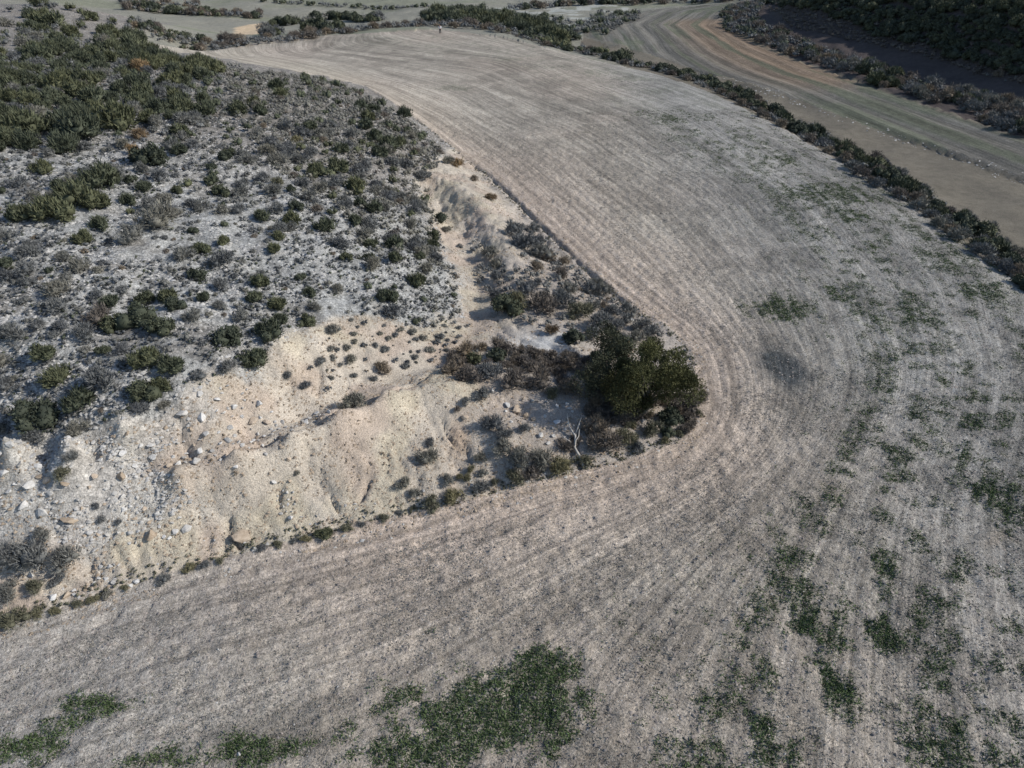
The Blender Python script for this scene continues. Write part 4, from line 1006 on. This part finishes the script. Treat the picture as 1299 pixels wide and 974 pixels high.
# green sampling grid
Pg = patch.reshape(NY, NX)
SM = smudge.reshape(NY, NX)
nosm = lambda x, y: nothill(x, y) & (H(x, y, SM) < .25+.6*rng.random(len(x)))
def gsel(x, y): return nothill(x, y) & (rng.random(len(x)) < H(x, y, Pg)**1.2)
sprigs('crop_sprouts', cloud(nearbox, 46000, gsel), 5, (.06,.15), (.025,.06), .5, 'crop', 'green crop sprouts growing in patches on the field', 'crop plants', .09)
sprigs('stubble', cloud(nearbox, 34000, nosm), 4, (.05,.16), (.010,.022), .25, 'straw', 'pale straw and stubble littering the field', 'stubble', .12)
DK = sm(fbm(fx_/2.2, fy_/2.2, 98, 3), .35, .6).reshape(NY, NX)
sprigs('field_weeds', cloud(nearbox, 52000, lambda x, y: nothill(x, y) & (dpoly(toeL, x, y) > 1.5) & (rng.random(len(x)) < H(x, y, DK)*.6+.12)), 3, (.04,.12), (.02,.045), .3, 'grey', 'small dark dry weeds dotted over the field', 'weeds', .09)
# tiny cushions and tufts between the shrubs
def mini(name, pts, rr, mat, label, cat):
    x, y = pts; k = len(x); A = [shrub_arrays('low', 46, 700+i) for i in range(3)]
    Vs, Fs, Ss = [], [], []; off = 0; z = H(x, y); r = rng.uniform(rr[0], rr[1], k)
    for v in range(3):
        V0, F0, s0 = A[v]; ncore = 9*len(I1[0]); use = F0[:, 0] >= ncore
        F1 = np.vstack([F0[~use][:30], F0[use][:30]]); uq, inv = np.unique(F1, return_inverse=True); V1 = V0[uq]; s1 = s0[uq]; F1 = inv.reshape(-1, 3)
        ii = np.arange(v, k, 3); a = rng.uniform(0, 6.28, len(ii)); ca, sa = np.cos(a)[:,None], np.sin(a)[:,None]
        V = np.stack([V1[None,:,0]*ca-V1[None,:,1]*sa, V1[None,:,0]*sa+V1[None,:,1]*ca, np.repeat(V1[None,:,2], len(ii), 0)], -1)*r[ii][:,None,None]
        V += np.stack([x[ii], y[ii], z[ii]], -1)[:,None,:]
        Fs.append((F1[None]+(np.arange(len(ii))*len(V1))[:,None,None]).reshape(-1,3)+off); Vs.append(V.reshape(-1,3)); Ss.append(np.tile(s1, len(ii))*np.repeat(rng.uniform(.75,1.25,len(ii)), len(V1))); off += V.shape[0]*V.shape[1]
    o = bpy.data.objects.new(name, tri_mesh(name, np.vstack(Vs), np.vstack(Fs), M[mat], np.concatenate(Ss))); COL.objects.link(o); tag(o, label, cat, kind='stuff')
hv = lambda x, y: inpoly(hillveg, x, y) & (fbm(x/3, y/3, 411, 3) > .33)
mini('hill_undergrowth', cloud(hb_, 9500, hv), (.10,.34), 'grey', 'small grey cushion plants all over the stony hill', 'undergrowth')
mini('hill_green_undergrowth', cloud(hb_, 1600, hv), (.12,.30), 'green', 'small green cushion plants among the hill rubble', 'undergrowth')
mini('bank_tufts', cloud(hb_, 220, lambda x, y: inpoly(barep, x, y) & (fbm(x/2, y/2, 415, 3) > .52)), (.06,.2), 'brown', 'tiny dry tufts dotted over the bare bank', 'tufts')
mini('edge_tufts', cloud(nearbox, 1000, lambda x, y: inpoly(hillP, x, y) & (dpoly(toeL, x, y) < .55)), (.07,.22), 'olive', 'low grass tufts along the foot of the bank', 'tufts')

# ------------------------------------------------------------------ big tree, snag
def tube(V, F, pts, rad, seg=8):
    pts = [Vector(p) for p in pts]; base = len(V)
    for i, p in enumerate(pts):
        d = (pts[min(i+1, len(pts)-1)]-pts[max(i-1, 0)]).normalized(); a = d.orthogonal().normalized(); b_ = d.cross(a)
        for s in range(seg):
            w = 6.283*s/seg; q = p+(a*math.cos(w)+b_*math.sin(w))*rad[i]; V.append(tuple(q))
    for i in range(len(pts)-1):
        for s in range(seg):
            a0 = base+i*seg+s; a1 = base+i*seg+(s+1)%seg; b0 = a0+seg; b1 = a1+seg
            F.append((a0, a1, b1)); F.append((a0, b1, b0))
def wob(p0, p1, k, amp, r):
    p0, p1 = np.array(p0, float), np.array(p1, float)
    return [tuple(p0+(p1-p0)*i/k+(r.normal(size=3)*amp if 0 < i < k else 0)) for i in range(k+1)]
def big_tree(px, py, rad, height, label, seed, mat='oak', name='oak_tree', nl=26000):
    r = np.random.default_rng(seed); x, y, _ = hit([px], [py]); z = H(x, y)[0]
    e = bpy.data.objects.new(name, None); COL.objects.link(e); e.location = (x[0], y[0], z-.1); tag(e, label, 'tree')
    V, F = [], []; tube(V, F, wob((0,0,0), (.1*rad,.05*rad,height*.55), 5, .05*rad, r), [.075*rad,.065*rad,.055*rad,.05*rad,.04*rad,.03*rad], 10)
    o = bpy.data.objects.new('trunk', tri_mesh('trunk', V, F, M['bark'], smooth=True)); COL.objects.link(o); o.parent = e
    nb = 22; cs = []; rs = []
    for i in range(nb):
        d = unit(r.normal(size=3)); d[2] = d[2]*.85+.15; q = r.uniform(.35, 1.05)
        cs.append((d[0]*rad*q, d[1]*rad*q*.9, height*.50+d[2]*height*.44*q/.8)); rs.append(rad*r.uniform(.13, .34))
    cs = np.array(cs); rs = np.array(rs); cs[:,2] = np.maximum(cs[:,2], rs*.7)
    for i in range(0, nb, 4):
        V, F = [], []; tube(V, F, wob((.05*rad,0,height*(.2+.02*i/4)), cs[i], 4, .06*rad, r), [.035*rad,.028*rad,.02*rad,.014*rad,.008*rad], 6)
        o = bpy.data.objects.new('limb', tri_mesh('limb', V, F, M['bark'], smooth=True)); COL.objects.link(o); o.parent = e
    k = nl; bi = r.integers(0, nb, k); d = unit(r.normal(size=(k,3))+np.array([0,0,.25]))
    dens_ = fbm(cs[bi,0]*2+d[:,0]*3, cs[bi,1]*2+d[:,1]*3+d[:,2]*2, 5, 3)
    Pn = cs[bi]+d*rs[bi,None]*(r.uniform(.3, 1.2, (k,1))**.7)*(.75+.6*dens_[:,None])
    D = unit(d+r.normal(size=(k,3))*.7+np.array([0,0,.2]))
    Vl, Fl = blades(Pn, D, r.uniform(.08,.2,k)*.75, r.uniform(.045,.085,k)*.8, r)
    hue = np.repeat(np.clip(.85+.95*(fbm(cs[bi,0]*3+9, cs[bi,2]*3+cs[bi,1], 8, 2)-.4)+r.normal(size=k)*.13, .45, 1.7), 3)
    tint = np.c_[hue*1.05, hue, hue*.9]
    red = (np.linalg.norm(cs[bi]-cs[7], axis=1) < rad*.22) & (r.random(k) < .3); rr_ = np.repeat(red, 3); tint[rr_] *= np.array([2.4,1.15,1.0])
    o = bpy.data.objects.new('crown', tri_mesh('crown', Vl, Fl, M[mat], tint)); COL.objects.link(o); o.parent = e
    return e
big_tree(814,531,2.3,4.2,'tallest dark green tree at the tip of the bank where the field turns', 21, nl=32000)
big_tree(834,507,1.5,3.1,'smaller olive green tree crowding the right side of the tallest tree', 33, nl=11000)
big_tree(778,505,2.1,3.3,'broad evergreen tree with shade-dark leaves crowding the left side of the tallest tree', 35, 'dgreen', 'evergreen_tree', nl=15000)  # dark leaf colour stands for the shade on the clump's left side
big_tree(770,462,1.4,2.4,'low dark evergreen behind the broad one next to the blue shadow', 37, 'dgreen', 'evergreen_tree', nl=8000)

r = np.random.default_rng(4)
x, y, _ = hit([738], [592]); z = H(x, y)[0]
e = bpy.data.objects.new('dead_branch', None); COL.objects.link(e); e.location = (x[0], y[0], z); tag(e, 'bleached forked dead branch lying against the bank left of the tree', 'dead branch')
V, F = [], []; tube(V, F, [(0.1,-.1,.05),(-.1,.35,.35),(-.3,.8,.5),(-.25,1.25,.85),(-.5,1.7,1.05)], [.085,.075,.065,.05,.03], 7)
o = bpy.data.objects.new('stem', tri_mesh('stem', V, F, M['snag'], smooth=True)); COL.objects.link(o); o.parent = e
for a, b_ in [((-.3,.8,.5),(-.05,1.5,1.1)),((-.25,1.25,.85),(.05,1.9,1.5)),((-.3,.8,.5),(-.8,1.2,.8)),((-.5,1.7,1.05),(-.6,2.2,1.5))]:
    V, F = [], []; tube(V, F, wob(a, b_, 3, .05, r), [.045,.035,.025,.012], 6)
    o = bpy.data.objects.new('twig', tri_mesh('twig', V, F, M['snag'], smooth=True)); COL.objects.link(o); o.parent = e

# ------------------------------------------------------------------ ochre cutting far behind
# ------------------------------------------------------------------ person far off on the field
def skin_body(name, joints, edges, mat, parent, sub=2):
    m_ = bpy.data.meshes.new(name); m_.from_pydata([j[:3] for j in joints], edges, []); o = bpy.data.objects.new(name, m_); COL.objects.link(o)
    mo = o.modifiers.new('s', 'SKIN'); mo.use_smooth_shade = True
    for i, j in enumerate(joints): m_.skin_vertices[0].data[i].radius = (j[3], j[4] if len(j) > 4 else j[3])
    m_.skin_vertices[0].data[0].use_root = True
    o.modifiers.new('b', 'SUBSURF').levels = sub; o.modifiers['b'].render_levels = sub
    m_.materials.append(mat); o.parent = parent; return o
skinm = plainmat('skin', (.42,.26,.19), (.48,.31,.23), 8, .002, False, .6)
shirt = plainmat('white_shirt', (.72,.74,.78), (.80,.81,.83), 9, .005, False)
pants = plainmat('dark_trousers', (.03,.032,.04), (.05,.052,.06), 9, .005, False)
hairm = plainmat('dark_hair', (.02,.015,.012), (.04,.03,.022), 30, .005, False)
x, y, _ = hit([558.5], [43.3]); z = H(x, y)[0]
pe = bpy.data.objects.new('person', None); COL.objects.link(pe); pe.location = (x[0], y[0], z+.02)
tag(pe, 'person in a white top and dark trousers standing on the far end of the field', 'person')
J = [(0,0,.95,.13,.10),(0,0,1.15,.13,.10),(0,0,1.38,.16,.10),(0,0,1.50,.06),(0,.01,1.60,.075,.085),(0,.01,1.70,.07,.08),
     (.10,0,.90,.095),(.12,.02,.50,.062),(.13,0,.10,.045),(.14,-.12,.05,.04),(-.10,0,.90,.095),(-.12,.05,.50,.062),(-.14,.0,.10,.045),(-.15,-.12,.05,.04),
     (.20,0,1.42,.055),(.27,.02,1.14,.045),(.27,-.08,.90,.034),(.27,-.11,.82,.03),(-.20,0,1.42,.055),(-.27,.03,1.14,.045),(-.25,-.10,.92,.034),(-.25,-.14,.85,.03),
     (.262,-.13,.76,.010),(.275,-.125,.745,.010),(.287,-.12,.75,.009),(.298,-.11,.765,.009),(.25,-.15,.79,.011),
     (-.242,-.16,.79,.010),(-.255,-.155,.775,.010),(-.267,-.15,.78,.009),(-.278,-.14,.795,.009),(-.23,-.18,.82,.011),(0,-.095,1.64,.014)]
E_ = [(0,1),(1,2),(2,3),(3,4),(4,5),(0,6),(6,7),(7,8),(8,9),(0,10),(10,11),(11,12),(12,13),(2,14),(14,15),(15,16),(16,17),(2,18),(18,19),(19,20),(20,21)]+[(17,i) for i in range(22,27)]+[(21,i) for i in range(27,32)]+[(4,32)]
skin_body('body', J, E_, skinm, pe)
skin_body('shirt', [(0,0,.92,.155,.125),(0,0,1.15,.15,.12),(0,0,1.40,.18,.12),(.20,0,1.43,.07),(.25,.02,1.22,.065),(-.20,0,1.43,.07),(-.25,.03,1.22,.065),(.27,0,1.02,.05),(-.27,0,1.02,.05)], [(0,1),(1,2),(2,3),(3,4),(2,5),(5,6),(4,7),(6,8)], shirt, pe)
skin_body('trousers', [(0,0,.97,.15,.12),(.10,0,.88,.112),(.12,.02,.50,.08),(.13,0,.12,.065),(-.10,0,.88,.112),(-.12,.05,.50,.08),(-.14,0,.12,.065)], [(0,1),(1,2),(2,3),(0,4),(4,5),(5,6)], pants, pe)
for sx in (.14, -.15): skin_body('shoe', [(sx,.04,.05,.055),(sx,-.16,.045,.045,.04)], [(0,1)], pants, pe)
skin_body('hair', [(0,.05,1.64,.075),(0,.02,1.76,.07),(0,-.04,1.77,.04)], [(0,1),(1,2)], hairm, pe)

# tyre scraps of white stone along the terrace edge between strip and second field
wl_ = wpoly([(866,86),(950,111),(1010,130),(1113,167),(1219,201),(1299,231)])
k = 260; s = rng.uniform(0, 1, k)*(len(wl_)-1); i = np.minimum(s.astype(int), len(wl_)-2); f = (s-i)[:,None]
pp = wl_[i]*(1-f)+wl_[i+1]*f+rng.normal(size=(k,2))*.6
stones_stuff('terrace_stones', (pp[:,0], pp[:,1]), (.05,.22), 'peb', 'pale stones along the terrace edge of the second field', 'stones')
print('tris', sum(len(m.polygons)*(2 if m.name=='ground' else 1) for m in bpy.data.meshes))
print('objects', len(bpy.data.objects), 'grid', NX, NY)
